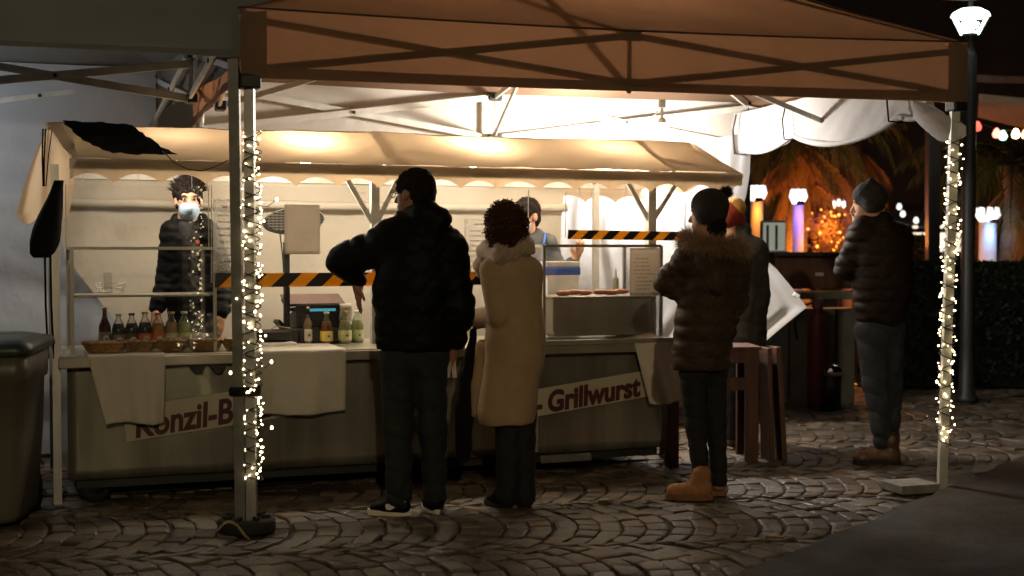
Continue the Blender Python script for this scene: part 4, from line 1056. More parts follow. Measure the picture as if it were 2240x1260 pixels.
# ---- wooden tables leaning together at the right end of the stall
def plank(t, a, b_, w, h, up=(0, 0, 1), nm='board'): q = MB(); q.bar(a, b_, w, h, up); return q.build(nm, M['wood_red'], t, bevel=.005)
t = empty('wooden_table', Vector((1.40, 9.05, 0)), .05); tag(t, 'dark red-brown wooden table at the right end of the stall', 'table')
q = MB(); q.box((-.1, 0, .742), (.62, .38, .022)); q.build('table_top', M['wood_red'], t, bevel=.005)
for x in (-.37, .15):
    for y in (-.16, .16): plank(t, (x, y, .0), (x, y, .735), .085 if y < 0 else .06, .05, (0, 1, 0), 'leg')
for z, h in ((.69, .09), (.51, .085)): plank(t, (-.36, -.165, z), (.15, -.165, z), .03, h, nm='rail')
t = empty('folded_bench', Vector((1.74, 8.98, 0)), .05); tag(t, 'folded wooden bench standing upright beside the wooden table', 'bench')
plank(t, (-.06, 0, 0), (-.075, .02, .74), .03, .26, (0, 1, 0), 'board'); plank(t, (.03, .02, 0), (-.01, .04, .745), .035, .25, (0, 1, 0), 'board')
t = empty('wooden_post', S(3.66, .05, 0), SA); tag(t, 'short brown wooden post at the right corner of the stall', 'post')
plank(t, (0, 0, 0), (0, 0, .62), .07, .07, (0, 1, 0), 'shaft'); q = MB(); q.box((0, 0, .625), (.085, .085, .02)); q.build('cap', M['wood_red'], t, bevel=.004)
# board lying under the stall front
c = G(1005, 1026); t = empty('timber_block', c, .3); tag(t, 'flat reddish timber block on the ground between the man and the tan coat', 'timber'); q = MB(); q.box((0, 0, .02), (.17, .12, .035)); q.build('block', M['wood_red'], t, bevel=.004); q = MB(); q.box((.03, .04, .045), (.1, .1, .014)); q.build('offcut', M['wood_red'], t)
# cables on the ground under the stall
q = MB(); q.tube([S(-.15 + .25*i, .25 + .05*noise1(i*1.1), .015 + .01*abs(noise1(i*2.0))) for i in range(16)], .009, 6)
tag(q.build('cable', M['rubber'], smooth=True), 'black power cable snaking on the ground under the stall', 'cable')
# ================================================================== PEOPLE: bodies and clothes grown as smooth fields
class Field:
    def __init__(self, res): self.res = res; self.pr = []
    def cap(self, a, b, ra, rb=None, k=.03, sy=1.0, quilt=None, op='add'):
        self.pr.append(('c', np.array(a, float), np.array(b, float), ra, rb if rb is not None else ra, k, sy, quilt, op)); return self
    def chain(self, pts, rs, **kw):
        for i in range(len(pts) - 1): self.cap(pts[i], pts[i+1], rs[i], rs[i+1], **kw)
        return self
    def ell(self, c, r, rot=None, k=.02, op='add'):
        self.pr.append(('e', np.array(c, float), np.array(r, float), np.eye(3) if rot is None else np.array(rot), k, op)); return self
    def mesh(self, name, disp=None, smooth_it=1):
        res = self.res; lo = np.full(3, 1e9); hi = np.full(3, -1e9); boxes = []
        for p in self.pr:
            if p[0] == 'c':
                r = max(p[3], p[4]) * max(1, p[6]) + p[5] + .03; l = np.minimum(p[1], p[2]) - r; h = np.maximum(p[1], p[2]) + r
            else:
                r = max(p[2]) + p[4] + .02; l = p[1] - r; h = p[1] + r
            boxes.append((l, h))
            if p[-1] == 'add': lo = np.minimum(lo, l); hi = np.maximum(hi, h)
        n = np.ceil((hi - lo) / res).astype(int) + 1
        D = np.full(n, 1e3, np.float32)
        ax = [lo[i] + res * np.arange(n[i]) for i in range(3)]
        for p, (l, h) in zip(self.pr, boxes):
            i0 = np.clip(((l - lo) / res).astype(int), 0, n - 1); i1 = np.clip(np.ceil((h - lo) / res).astype(int) + 1, 1, n)
            if np.any(i1 <= i0): continue
            sl = tuple(slice(i0[q], i1[q]) for q in range(3))
            X = ax[0][sl[0]][:, None, None]; Y = ax[1][sl[1]][None, :, None]; Z = ax[2][sl[2]][None, None, :]
            if p[0] == 'c':
                _, a, b, ra, rb, k, sy, quilt, op = p
                d = b - a; L2 = max(1e-9, d @ d)
                dx, dy, dz = X - a[0], (Y - a[1]), Z - a[2]
                t = np.clip((dx * d[0] + dy * d[1] + dz * d[2]) / L2, 0, 1)
                ex, ey, ez = dx - t * d[0], (dy - t * d[1]) / sy, dz - t * d[2]
                rr = ra + t * (rb - ra)
                if quilt: rr = rr + quilt[1] * (np.abs(np.sin(np.pi * quilt[0] * t)) ** .6 - .6)
                d_ = np.sqrt(ex*ex + ey*ey + ez*ez) - rr
                if sy < 1: d_ = d_ * (.5 + .5 * sy)
            else:
                _, c, r, rot, k, op = p
                q = [(X - c[0]) * rot[0][j] + (Y - c[1]) * rot[1][j] + (Z - c[2]) * rot[2][j] for j in range(3)]
                k0 = np.sqrt((q[0]/r[0])**2 + (q[1]/r[1])**2 + (q[2]/r[2])**2); k1 = np.sqrt((q[0]/r[0]**2)**2 + (q[1]/r[1]**2)**2 + (q[2]/r[2]**2)**2) + 1e-9
                d_ = k0 * (k0 - 1) / k1
            o = D[sl]
            if op == 'add':
                hh = np.clip(.5 + .5 * (o - d_) / k, 0, 1); D[sl] = (d_ * hh + o * (1 - hh) - k * hh * (1 - hh)).astype(np.float32)
            else:
                hh = np.clip(.5 - .5 * (o + d_) / k, 0, 1); D[sl] = (-d_ * hh + o * (1 - hh) + k * hh * (1 - hh)).astype(np.float32)
        if disp is not None:
            X = ax[0][:, None, None]; Y = ax[1][None, :, None]; Z = ax[2][None, None, :]
            D = np.where(np.abs(D) < .08, D + disp(X, Y, Z), D)
        s = D < 0
        c8 = [s[i:n[0]-1+i, j:n[1]-1+j, k:n[2]-1+k] for i in (0, 1) for j in (0, 1) for k in (0, 1)]
        tot = sum(c.astype(np.int8) for c in c8); act = (tot > 0) & (tot < 8)
        idx = -np.ones(act.shape, np.int64); cells = np.argwhere(act); idx[act] = np.arange(len(cells))
        acc = np.zeros((len(cells), 3)); cnt = np.zeros(len(cells))
        cor = [(i, j, k) for i in (0, 1) for j in (0, 1) for k in (0, 1)]
        vals = {c: D[cells[:, 0] + c[0], cells[:, 1] + c[1], cells[:, 2] + c[2]] for c in cor}
        for c in cor:
            for axx in range(3):
                if c[axx]: continue
                e = list(c); e[axx] = 1; e = tuple(e); v0, v1 = vals[c], vals[e]; m = (v0 < 0) != (v1 < 0)
                t = np.where(m, v0 / np.where(m, v0 - v1, 1), 0)
                for q in range(3): acc[:, q] += np.where(m, c[q] + (t if q == axx else 0), 0)
                cnt += m
        vs = (cells + acc / cnt[:, None]) * res + lo
        faces = []
        for axx in range(3):
            sh = [slice(1, -1)] * 3
            s0 = [slice(1, n[q] - 1) for q in range(3)]; s1 = list(s0); s0[axx] = slice(0, n[axx] - 1); s1[axx] = slice(1, n[axx])
            A, B = s[tuple(s0)], s[tuple(s1)]; ch = np.argwhere(A != B)
            if not len(ch): continue
            off = np.array([1, 1, 1]); off[axx] = 0; pt = ch + off
            fl = A[tuple(ch.T)]
            u, w = (axx + 1) % 3, (axx + 2) % 3
            def cell(du, dw):
                q = pt.copy(); q[:, u] -= du; q[:, w] -= dw; return idx[tuple(q.T)]
            f = np.stack([cell(1, 1), cell(0, 1), cell(0, 0), cell(1, 0)], 1)
            f[~fl] = f[~fl][:, ::-1]; faces.append(f)
        faces = np.concatenate(faces); faces = faces[(faces >= 0).all(1)]
        for _ in range(smooth_it):
            a2 = np.zeros_like(vs); c2_ = np.zeros(len(vs))
            for q in range(4):
                i, j = faces[:, q], faces[:, (q+1) % 4]
                np.add.at(a2, i, vs[j]); np.add.at(c2_, i, 1); np.add.at(a2, j, vs[i]); np.add.at(c2_, j, 1)
            vs = vs * .5 + .5 * a2 / np.maximum(1, c2_)[:, None]
        me = bpy.data.meshes.new(name); me.vertices.add(len(vs)); me.vertices.foreach_set('co', vs.ravel())
        me.loops.add(faces.size); me.polygons.add(len(faces))
        me.loops.foreach_set('vertex_index', faces.ravel().astype(np.int32)); me.polygons.foreach_set('loop_start', np.arange(0, faces.size, 4, dtype=np.int32))
        me.update(calc_edges=True); me.polygons.foreach_set('use_smooth', np.ones(len(faces), bool)); me.validate(); return me

def wr(amp, f1=14, f2=9, seed=0.0):
    """cloth wrinkles"""
    return lambda X, Y, Z: amp * (np.sin(X*f1*2.1 + Z*f1 + seed) * np.sin(Z*f2*3 - Y*f1 + seed*2) + .5*np.sin(X*f1*4 - Z*f2*5.3 + Y*f1*3 + seed))
def crease(amp, f=11.0, seed=0.0, zlo=None, zamp=0.0):
    """sharp pulled folds running across a sleeve or leg, deeper towards the hem"""
    def fn(X, Y, Z):
        w = X*f*1.3 + Y*f*.8 + 1.6*np.sin(Z*7 + seed) + 1.2*np.sin(X*9 + Z*4 + seed*2)
        a = (1 - np.abs(np.sin(Z*f*1.9 + w*.55))) ** 3; b = (1 - np.abs(np.sin(Z*f*.9 - w*.8 + seed))) ** 4
        g = 1.0 if zlo is None else 1.0 + zamp*np.clip((zlo - Z)/zlo, 0, 1)
        return amp*g*(a + .8*b - .35)
    return fn
def quilt_z(sp, amp, wamp=.003):
    w = wr(wamp, 22, 17)
    return lambda X, Y, Z: -amp * (np.abs(np.sin(np.pi * (Z + .05*X*0) / sp)) ** .5 - .7) + w(X, Y, Z)

def frame(fwd, tilt=0.0):
    f = Vector(fwd).normalized(); r = f.cross(Vector((0, 0, 1))).normalized(); u = r.cross(f)
    return np.array([[r.x, f.x, u.x], [r.y, f.y, u.y], [r.z, f.z, u.z]])
class Person:
    def __init__(self, px, py, label, name='person', Y=None):
        self.base = G(px, py) if Y is None else P(px, py, Y) * 1.0
        if Y is not None: self.base.z = 0
        self.Y = self.base.y; self.root = empty(name, self.base); tag(self.root, label, 'person')
        self.px = F / self.Y
    def j(self, px, py, dy=0.0): return P(px, py, self.Y + dy) - self.base
    def put(self, name, me, mat, parent=None):
        me.materials.append(mat); o = bpy.data.objects.new(name, me); col.objects.link(o); o.parent = parent or self.root; return o
def head(fd, c, fwd, k=1.0, nose=True):
    Rm = frame(fwd); c = np.array(c)
    def L(x, y, z): return c + Rm @ np.array([x, y, z]) * k
    fd.ell(L(0, -.012, .028), np.array([.076, .096, .09])*k, Rm, .01); fd.ell(L(0, .022, -.045), np.array([.057, .068, .075])*k, Rm, .03)
    fd.cap(L(-.012, .062, -.1), L(.012, .062, -.1), .02*k, k=.025); fd.cap(L(0, .088, .005), L(0, .106, -.032), .008*k, .0145*k, k=.012)
    fd.cap(L(-.036, .079, .026), L(.036, .079, .026), .012*k, k=.015); fd.cap(L(-.019, .083, -.066), L(.019, .083, -.066), .009*k, k=.012)
    for s in (-1, 1):
        fd.ell(L(s*.033, .1, .006), np.array([.016, .015, .011])*k, Rm, .01, 'sub'); fd.ell(L(s*.078, -.004, -.006), np.array([.011, .021, .033])*k, Rm, .008)
    fd.cap(L(0, -.02, -.06), L(0, -.035, -.175), .052*k, .056*k, k=.03)
    return L, Rm
def hand(fd, w, d, nrm, curl=.5, k=1.0, spread=.12, thumb_side=1):
    """palm, four fingers and a thumb; d = pointing direction, nrm = back of the hand"""
    d = Vector(d).normalized(); n = Vector(nrm); n = (n - d*n.dot(d)).normalized(); x = d.cross(n)
    w = Vector(w)
    fd.cap(w, w + d*.03*k, .024*k, .026*k, k=.02)
    fd.cap(w + d*.035*k - x*.02*k, w + d*.075*k - x*.026*k, .017*k, .014*k, k=.014); fd.cap(w + d*.035*k + x*.016*k, w + d*.075*k + x*.024*k, .017*k, .014*k, k=.014); fd.cap(w + d*.04*k, w + d*.078*k, .017*k, .014*k, k=.014)
    for i, (o, L) in enumerate(((-.03, .062), (-.0105, .076), (.0095, .07), (.028, .054))):
        p = w + d*.08*k + x*o*k; dr = (d + x*(o*spread/.03)).normalized(); c1 = (dr - n*curl*.7).normalized(); c2_ = (dr*(1 - .6*curl) - n*curl*1.5).normalized()
        q = p + c1*L*.5*k; r = q + c2_*L*.5*k
        fd.cap(p, q, .0095*k, .0088*k, k=.005); fd.cap(q, r, .0088*k, .0075*k, k=.004)
    t0 = w + d*.025*k - x*.024*k*thumb_side; t1 = t0 + (d*.6 - x*.7*thumb_side - n*.2).normalized()*.04*k; t2 = t1 + (d*.9 - x*.15*thumb_side - n*.35).normalized()*.032*k
    fd.cap(t0, t1, .013*k, .0105*k, k=.008); fd.cap(t1, t2, .0105*k, .0085*k, k=.004)
def limbs(fd, J, arm=.04, thigh=.062):
    """the body below the clothes: one surface with the head and hands"""
    fd.chain([J['neck'], J['chest'], J['pelvis']], [.06, .1, .07], k=.05, sy=.65)
    for s in 'LR':
        fd.cap(J['chest'], J['sh'+s], .07, .055, k=.05); fd.chain([J['sh'+s], J['el'+s], J['wr'+s]], [.055, arm, .028], k=.03)
        fd.chain([J['pelvis'], J['hip'+s], J['kn'+s], J['an'+s]], [.065, thigh, .042, .03], k=.02); fd.cap(J['an'+s], Vector(J['an'+s]).lerp(Vector(J['toe'+s]), .45), .03, .022, k=.02)
def hair_cap(L, Rm, k=1.0, vol=1.0, front=.07, low=.05, res=.007, disp=None, top=0.0):
    f = Field(res); f.ell(L(0, -.02, .036 + top/2), np.array([.083*vol, .103*vol, .092*vol + top/2])*k, Rm, .01); f.ell(L(0, -.065, -.03), np.array([.07, .045, low])*k, Rm, .03)
    f.ell(L(0, .115, -.05), np.array([.09, front + .02, .11])*k, Rm, .012, 'sub')
    for s in (-1, 1): f.ell(L(s*.085, .005, -.035), np.array([.03, .035, .05])*k, Rm, .01, 'sub')
    return f.mesh('hair', disp or (lambda X, Y, Z: .004*np.sin(X*160)*np.sin(Z*140 + Y*90) + .004*np.sin(Y*130 + Z*60)))
def shoe(p, heel, toe, mat, sole_m, w=.05, h=.085, name='shoe', sole=.026, ankle=None):
    heel, toe = Vector(heel), Vector(toe); d = (toe - heel); L = d.length; d.normalize(); x = Vector((-d.y, d.x, 0)).normalized()
    f = Field(.006); z = Vector((0, 0, 1))
    f.cap(heel + d*.05 + z*(sole+.02), heel + d*L*.45 + z*(sole+.02), w*.78, w*.86, k=.03); f.cap(heel + d*L*.45 + z*(sole+.012), toe - d*.045 + z*(sole+.004), w*.86, w*.7, k=.04)
    f.cap(heel + d*.055 + z*(sole+.03), (ankle if ankle is not None else heel + d*.06 + z*h), w*.74, w*.8, k=.04)
    f.ell(heel + d*L*.5 - z*(.1 - sole), (L, L, .1), None, .006, 'sub')
    o = p.put(name, f.mesh(name), mat)
    out = []
    for i in range(25):
        a = 2*math.pi*i/24; u = math.cos(a); v = math.sin(a); ww = w*(.86 + .12*u)
        out.append(heel + d*(L/2 + u*L/2) + x*(v*ww*(1 - .12*max(0, -u))))
    q = MB(); n = 24; out = out[:24]; vs = [v_ + Vector((0, 0, .002)) for v_ in out] + [v_ + Vector((0, 0, sole*.6)) + (v_ - (heel+toe)/2)*.02 for v_ in out] + [v_ + Vector((0, 0, sole + .006*(1 if (v_-heel).dot(d) > L*.8 else 0))) for v_ in out]
    fs = [tuple(range(n-1, -1, -1)), tuple(range(2*n, 3*n))] + [(j*n+i, j*n+(i+1) % n, (j+1)*n+(i+1) % n, (j+1)*n+i) for j in range(2) for i in range(n)]
    q.add(vs, fs); s_ = q.build('sole', sole_m, o, smooth=False); return o, (heel, toe, d, x)
def boot(p, heel, toe, mat, sole_m, h=.15, w=.047, lace=None):
    heel, toe = Vector(heel), Vector(toe); d = toe - heel; Ln = d.length; d.normalize(); x = Vector((-d.y, d.x, 0)); z = Vector((0, 0, 1))
    f = Field(.005); s0 = .03
    f.cap(heel + d*.052 + z*(s0 + .022), heel + d*.115 + z*(s0 + .028), w*.92, w*.95, k=.02); f.cap(heel + d*.115 + z*(s0 + .026), toe - d*.05 + z*(s0 + .012), w*.95, w*.86, k=.03); f.ell(toe - d*.052 + z*(s0 + .012), (w*.98, w*.98, w*.9), None, .02)
    f.cap(heel + d*.056 + z*(s0 + .04), heel + d*.062 + z*h, w*.95, w*1.0, k=.035); f.cap(heel + d*.062 + z*h, heel + d*.063 + z*(h + .012), w*1.1, w*1.08, k=.008)
    f.cap(heel + d*.11 + z*(s0 + .05), heel + d*.1 + z*(h - .02), w*.6, w*.55, k=.02)
    f.ell(heel + d*Ln*.5 - z*(.2 - s0), (1, 1, .2), None, .004, 'sub')
    o = p.put('boot', f.mesh('boot', lambda X, Y, Z: .0015*np.sin(X*130 + Z*90)*np.sin(Y*120)), mat)
    out = []
    for i in range(28):
        a = 2*math.pi*i/28; u, v = math.cos(a), math.sin(a); u2 = math.copysign(abs(u)**.75, u); out.append(heel + d*(Ln/2 + u2*Ln*.505) + x*(v*w*(1.06 + .1*u)))
    n = 28; vs = [q + z*.002 for q in out] + [q + z*s0*.55 for q in out] + [q*1.0 + z*(s0*.6) + (q - (heel + toe)/2)*.015 for q in out] + [q + z*(s0 + .004) for q in out]
    q = MB(); q.add(vs, [tuple(range(n-1, -1, -1)), tuple(range(3*n, 4*n))] + [(j_*n+i, j_*n+(i+1) % n, (j_+1)*n+(i+1) % n, (j_+1)*n+i) for j_ in range(3) for i in range(n)]); q.build('sole', sole_m, o)
    q = MB()
    for k_ in range(5):
        b_ = heel + d*(.165 - .016*k_) + z*(s0 + .058 + .017*k_); q.tube([b_ - x*.026 - z*.006, b_ + z*.004 + d*.004, b_ + x*.026 - z*.006], .0032, 5)
    q.build('laces', lace or M['tan_sole'], o); return o
def eyes(p, L, k=1.0):
    for s in (-1, 1):
        f = MB(); f.lathe([(.0098*k*math.sin(a), -.0098*k*math.cos(a)) for a in np.linspace(.02, 3.12, 9)], n=12); o = f.build('eye', M['eye'], p.root, smooth=True, loc=Vector(L(s*.033, .081, .006)))
        f = MB(); f.tube([L(s*(.018 + .009*i), .0965 - .003*i*i*.25, .025 + .003*math.sin(i*.9)) for i in range(5)], [.002, .0038, .0038, .003, .0015], 6); f.build('eyebrow', M['hair_dark'], p.root, smooth=True)
        f = MB(); f.tube([L(s*.03 + .002, .0915, .006), L(s*.03 + .003, .0925, .006)], .006, 8); f.build('iris', M['hair_dark'], p.root)
def spikes(mb, pts, nrm, ln, wd, drop=.3, jit=.35):
    for p, n in zip(pts, nrm):
        n = Vector(n) + Vector((random.gauss(0, jit), random.gauss(0, jit), random.gauss(0, jit) - drop)); n.normalize(); l = ln*random.uniform(.55, 1.15); p = Vector(p)
        t = n.orthogonal().normalized()*wd; t2 = n.cross(t)
        mid = p + n*l*.55 + Vector((0, 0, -.02*l)); tip = p + n*l + Vector((0, 0, -.15*l))
        mb.add([p - t, p + t, p + t2, mid + t*.6, mid - t*.6, tip], [(0, 1, 3, 4), (1, 2, 3), (2, 0, 4), (2, 4, 3), (4, 3, 5)])
def skin(name, c): return plain(name, c, .5, c2=tuple(x*1.12 for x in c), scale=25, bmp=.05, bscale=80)
M['skin'] = skin('skin', (.5, .27, .17)); M['skin2'] = skin('skin_tanned', (.3, .14, .08))
M['eye'] = plain('eye_white', (.26, .23, .2), .3); M['hair_dark'] = plain('dark_hair', (.008, .006, .005), .85, c2=(.018, .012, .009), scale=70, bmp=.5, bscale=160, spec=.12)
M['hair_red'] = plain('reddish_brown_hair', (.055, .02, .011), .5, c2=(.12, .042, .02), scale=40)
M['nylon_black'] = plain('black_padded_nylon', (.003, .003, .003), .6, c2=(.0055, .0055, .005), scale=6, bmp=.15, bscale=40, spec=.12)
M['denim_dark'] = plain('dark_grey_denim', (.011, .012, .0115), .85, c2=(.02, .021, .02), scale=20, bmp=.2, bscale=120)
M['denim_black'] = plain('black_trousers', (.008, .008, .009), .8, bmp=.1, bscale=60)
M['denim_blue'] = plain('blue_denim', (.014, .02, .028), .85, c2=(.034, .043, .055), scale=8, bmp=.2, bscale=120)
M['wool_tan'] = plain('tan_wool', (.4, .27, .15), .9, c2=(.46, .31, .175), scale=14, bmp=.06, bscale=200, sheen=.05)
M['scarf'] = plain('beige_knit_scarf', (.42, .29, .2), .9, c2=(.5, .36, .26), scale=50, bmp=.5, bscale=120, sheen=.5)
M['parka'] = plain('brown_padded_parka', (.045, .025, .015), .6, c2=(.066, .038, .023), scale=8, bmp=.15, bscale=60, spec=.18)
M['fur'] = plain('beige_fur', (.25, .15, .085), .7, c2=(.38, .25, .15), scale=30)
M['knit_dark'] = plain('dark_knit', (.018, .014, .012), .95, c2=(.032, .026, .02), scale=60, bmp=.6, bscale=140)
M['tan_boot'] = plain('tan_nubuck', (.34, .15, .055), .7, c2=(.4, .19, .08), scale=20, bmp=.15, bscale=80); M['tan_sole'] = plain('dark_tan_sole', (.2, .09, .04), .7)
M['boot_brown'] = plain('brown_leather', (.09, .04, .02), .45, c2=(.13, .06, .03), scale=15); M['jacket_brown'] = plain('dark_brown_padded_jacket', (.012, .007, .0045), .65, c2=(.02, .012, .008), scale=7, bmp=.15, bscale=50, spec=.15)
M['grey_coat'] = plain('dark_grey_jacket', (.018, .018, .016), .8, c2=(.034, .033, .028), scale=20, bmp=.2, bscale=100)
M['mask'] = plain('pale_blue_mask', (.28, .4, .52), .85, c2=(.34, .46, .58), scale=20, bmp=.3, bscale=60)
M['knit_grey'] = plain('grey_pattern_knit', (.005, .006, .0065), .9, c2=(.026, .024, .021), scale=16, bmp=.6, bscale=120)
M['sole_white'] = plain('off_white_sole', (.7, .62, .52), .6)
M['navy'] = plain('navy_jacket', (.02, .026, .032), .65, c2=(.04, .045, .05), scale=14, bmp=.2, bscale=90)

# ------------------------------------------------------------ man in the black jacket
p = Person(880, 1128, 'man in black hooded jacket and glasses seen from behind, elbow on the counter'); j = p.j
J = dict(neck=j(907, 480), chest=j(912, 545), pelvis=j(905, 765), shL=j(845, 525, .02), elL=j(752, 570, .10), wrL=j(783, 622, .14), shR=j(985, 545), elR=j(1008, 680, -.02), wrR=j(990, 772, .05),
         hipL=j(872, 775), knL=j(872, 935, .02), anL=j(874, 1095, -.02), toeL=j(830, 1120, .0), hipR=j(942, 775, .03), knR=j(944, 935, .06), anR=j(955, 1090, .08), toeR=j(948, 1112, .16))
f = Field(.0075); limbs(f, J); L, Rm = head(f, j(904, 424), (-.86, .5, -.04), 1.0); hand(f, j(783, 622, .14), (.02, .05, -1), (-.9, -.3, 0), .12, 1.0, .1, 1); hand(f, j(990, 775, .05), (-.15, .3, -1), (.9, 0, 0), .7, 1.0)
p.put('body', f.mesh('body'), M['skin2'])
f = Field(.009); q = (5, .008)
f.chain([j(915, 545), j(908, 640), j(905, 738)], [.2, .207, .2], k=.05, sy=.74); f.cap(j(850, 528), j(975, 545), .105, .105, k=.06, sy=.85)
f.chain([j(850, 528, .02), j(752, 572, .1)], [.095, .092], k=.04, quilt=(3, .01)); f.chain([j(752, 572, .1), j(783, 612, .14)], [.088, .05], k=.03, quilt=(2, .008))
f.chain([j(980, 548), j(1008, 680, -.02)], [.1, .075], k=.04, quilt=(4, .009)); f.chain([j(1008, 680, -.02), j(992, 762, .05)], [.074, .05], k=.03, quilt=(2, .008))
f.chain([j(882, 478, .03), j(930, 468, -.06), j(962, 476, -.07)], [.05, .075, .055], k=.015); f.chain([j(962, 478, -.08), j(950, 505, -.1)], [.055, .05], k=.02)
f.ell(j(905, 830), (.6, .6, (830 - 760) / p.px), None, .008, 'sub')
p.put('jacket', f.mesh('jacket', lambda X, Y, Z: quilt_z(.105, .007)(X, Y, Z) + crease(.005, 13, .5)(X, Y, Z)), M['nylon_black'])
f = Field(.008); f.cap(j(885, 775), j(932, 775, .02), .12, k=.05, sy=.8)
f.chain([j(872, 785), j(871, 935, .02), j(873, 1085, -.02)], [.098, .078, .066], k=.03); f.chain([j(940, 785, .03), j(946, 935, .06), j(952, 1085, .08)], [.095, .074, .06], k=.03)
p.put('trousers', f.mesh('trousers', crease(.007, 12, .3, .45, .9)), M['denim_dark'])
so, (hl, toe, d, x) = shoe(p, j(901, 1127, -.02) * Vector((1, 1, 0)) if False else Vector((j(901, 1127)[0], -.01, 0)), Vector((j(803, 1127)[0], .03, 0)), M['nylon_black'], M['sole_white'], .048, .09)
sw = [(0, 0), (.02, -.004), (.06, .018), (.105, .044), (.055, .026), (.025, .018), (.012, .03), (-.004, .028), (-.006, .012)]
fw_ = MB(); fw_.prism([(a_, b_) for a_, b_ in sw], lambda X, Z, dd: Vector((j(850, 1110)[0] - .005 + X, -.066 + .008*(1 - abs(X/.05 - 1)) - dd + X*-.0, .045 + Z)), .003); fw_.build('swoosh', M['sole_white'], so)
shoe(p, Vector((j(958, 1120)[0], .02, 0)), Vector((j(945, 1118)[0] - .05, .26, 0)), M['nylon_black'], M['sole_white'], .05, .09)
p.put('hair', hair_cap(L, Rm, 1.03, 1.02, .06, .062), M['hair_dark'])
fr = MB(); 
for s in (-1, 1):
    fr.tube([L(s*.033 + .024*math.cos(a), .106, .004 + .019*math.sin(a)) for a in np.linspace(0, 2*math.pi, 17)], .0025, 5, cap=False); fr.tube([L(s*.056, .104, .008), L(s*.08, .06, .012), L(s*.082, .0, .008)], .0025, 5)
fr.tube([L(-.01, .108, .008), L(.01, .108, .008)], .0025, 5); p.put('glasses', fr.mesh('glasses', smooth=True), M['plastic_black'])
t = empty('paper_slip', P(988, 808, p.Y + .03)); tag(t, 'white paper slip held in the right hand of the man in black', 'paper')
b = MB(); b.box((-.014, 0, 0), (.02, .002, .085), Matrix.Rotation(.1, 3, 'Y')); b.build('slip', M['paper'], t); b = MB(); b.box((.012, .006, .0), (.024, .002, .09), Matrix.Rotation(-.06, 3, 'Y')); b.build('slip', M['paper'], t)

# ------------------------------------------------------------ woman in the tan coat
p = Person(1118, 1112, 'woman with curly red-brown hair in a long tan coat facing the counter'); j = p.j
J = dict(neck=j(1108, 535), chest=j(1118, 600), pelvis=j(1120, 780), shL=j(1080, 585, .03), elL=j(1090, 700, .03), wrL=j(1050, 700, .2), shR=j(1160, 590), elR=j(1165, 700, .05), wrR=j(1120, 720, .22),
         hipL=j(1108, 800, .02), knL=j(1112, 950, .02), anL=j(1112, 1085, .02), toeL=j(1075, 1103, .08), hipR=j(1142, 800, .04), knR=j(1145, 950, .04), anR=j(1146, 1085, .04), toeR=j(1125, 1103, .12))
f = Field(.008); limbs(f, J); L, Rm = head(f, j(1098, 492), (-.75, .66, -.02), .95); hand(f, j(1045, 698, .2), (-1, .2, -.1), (0, -.2, 1), .5, .9); hand(f, j(1118, 722, .22), (-1, .3, -.1), (0, .2, 1), .5, .9)
p.put('body', f.mesh('body'), M['skin'])
f = Field(.009)
f.cap(j(1090, 585), j(1150, 588), .075, .075, k=.05, sy=.9); f.chain([j(1120, 610), j(1125, 740), j(1110, 900)], [.128, .142, .156], k=.05, sy=.85); f.cap(j(1152, 690, -.02), j(1150, 790, -.02), .075, .085, k=.06)
f.chain([j(1080, 592, -.03), j(1092, 690, -.08)], [.074, .068], k=.01); f.chain([j(1092, 692, -.04), j(1050, 697, .12)], [.066, .052], k=.01); f.cap(j(1052, 694, .13), j(1046, 698, .17), .054, k=.01)
f.chain([j(1155, 597), j(1160, 700, .05), j(1130, 715, .2)], [.075, .068, .055], k=.03); f.chain([j(1058, 760, .1), j(1048, 840, .1), j(1042, 902, .1)], [.045, .038, .032], k=.04)
f.ell(j(1110, 1010), (.6, .6, (1010 - 925) / p.px), None, .008, 'sub')
p.put('coat', f.mesh('coat', lambda X, Y, Z: wr(.003, 8, 3)(X, Y, Z) + crease(.004, 5, .8)(X*2.2, Y, Z*.5)), M['wool_tan'])
f = Field(.008); f.chain([j(1062, 548, .06), j(1100, 556, -.07), j(1148, 540, -.04), j(1150, 530, .06)], [.046, .054, .048, .042], k=.03); f.chain([j(1065, 550, .1), j(1056, 585, .12), j(1062, 610, .12)], [.05, .042, .035], k=.03); f.cap(j(1100, 532, -.03), j(1135, 528, -.03), .048, k=.03)
p.put('scarf', f.mesh('scarf', wr(.008, 26, 14)), M['scarf'])
f = Field(.008); f.chain([j(1110, 880, .0), j(1112, 1000), j(1113, 1082)], [.075, .068, .066], k=.02); f.chain([j(1146, 880, .03), j(1146, 1000, .03), j(1147, 1090, .03)], [.07, .062, .056], k=.02)
p.put('trousers', f.mesh('trousers', wr(.004)), M['denim_black'])
shoe(p, Vector((.0, .0, 0)), Vector((j(1060, 1110)[0], .13, 0)), M['nylon_black'], M['rubber'], .043, .1, 'boot'); shoe(p, Vector((j(1152, 1112)[0], .0, 0)), Vector((j(1128, 1110)[0], .22, 0)), M['nylon_black'], M['rubber'], .043, .1, 'boot')
f = Field(.009); f.ell(L(0, -.02, .028), (.096, .11, .096), Rm, .02); f.ell(L(.01, -.05, -.06), (.102, .085, .085), Rm, .04); f.ell(L(0, .13, -.04), (.07, .08, .1), Rm, .02, 'sub')
hr = p.put('hair', f.mesh('hair', lambda X, Y, Z: .004*np.sin(X*75)*np.sin(Z*70 + Y*60)), M['hair_red'])
cu = MB(); r_ = random.Random(4)
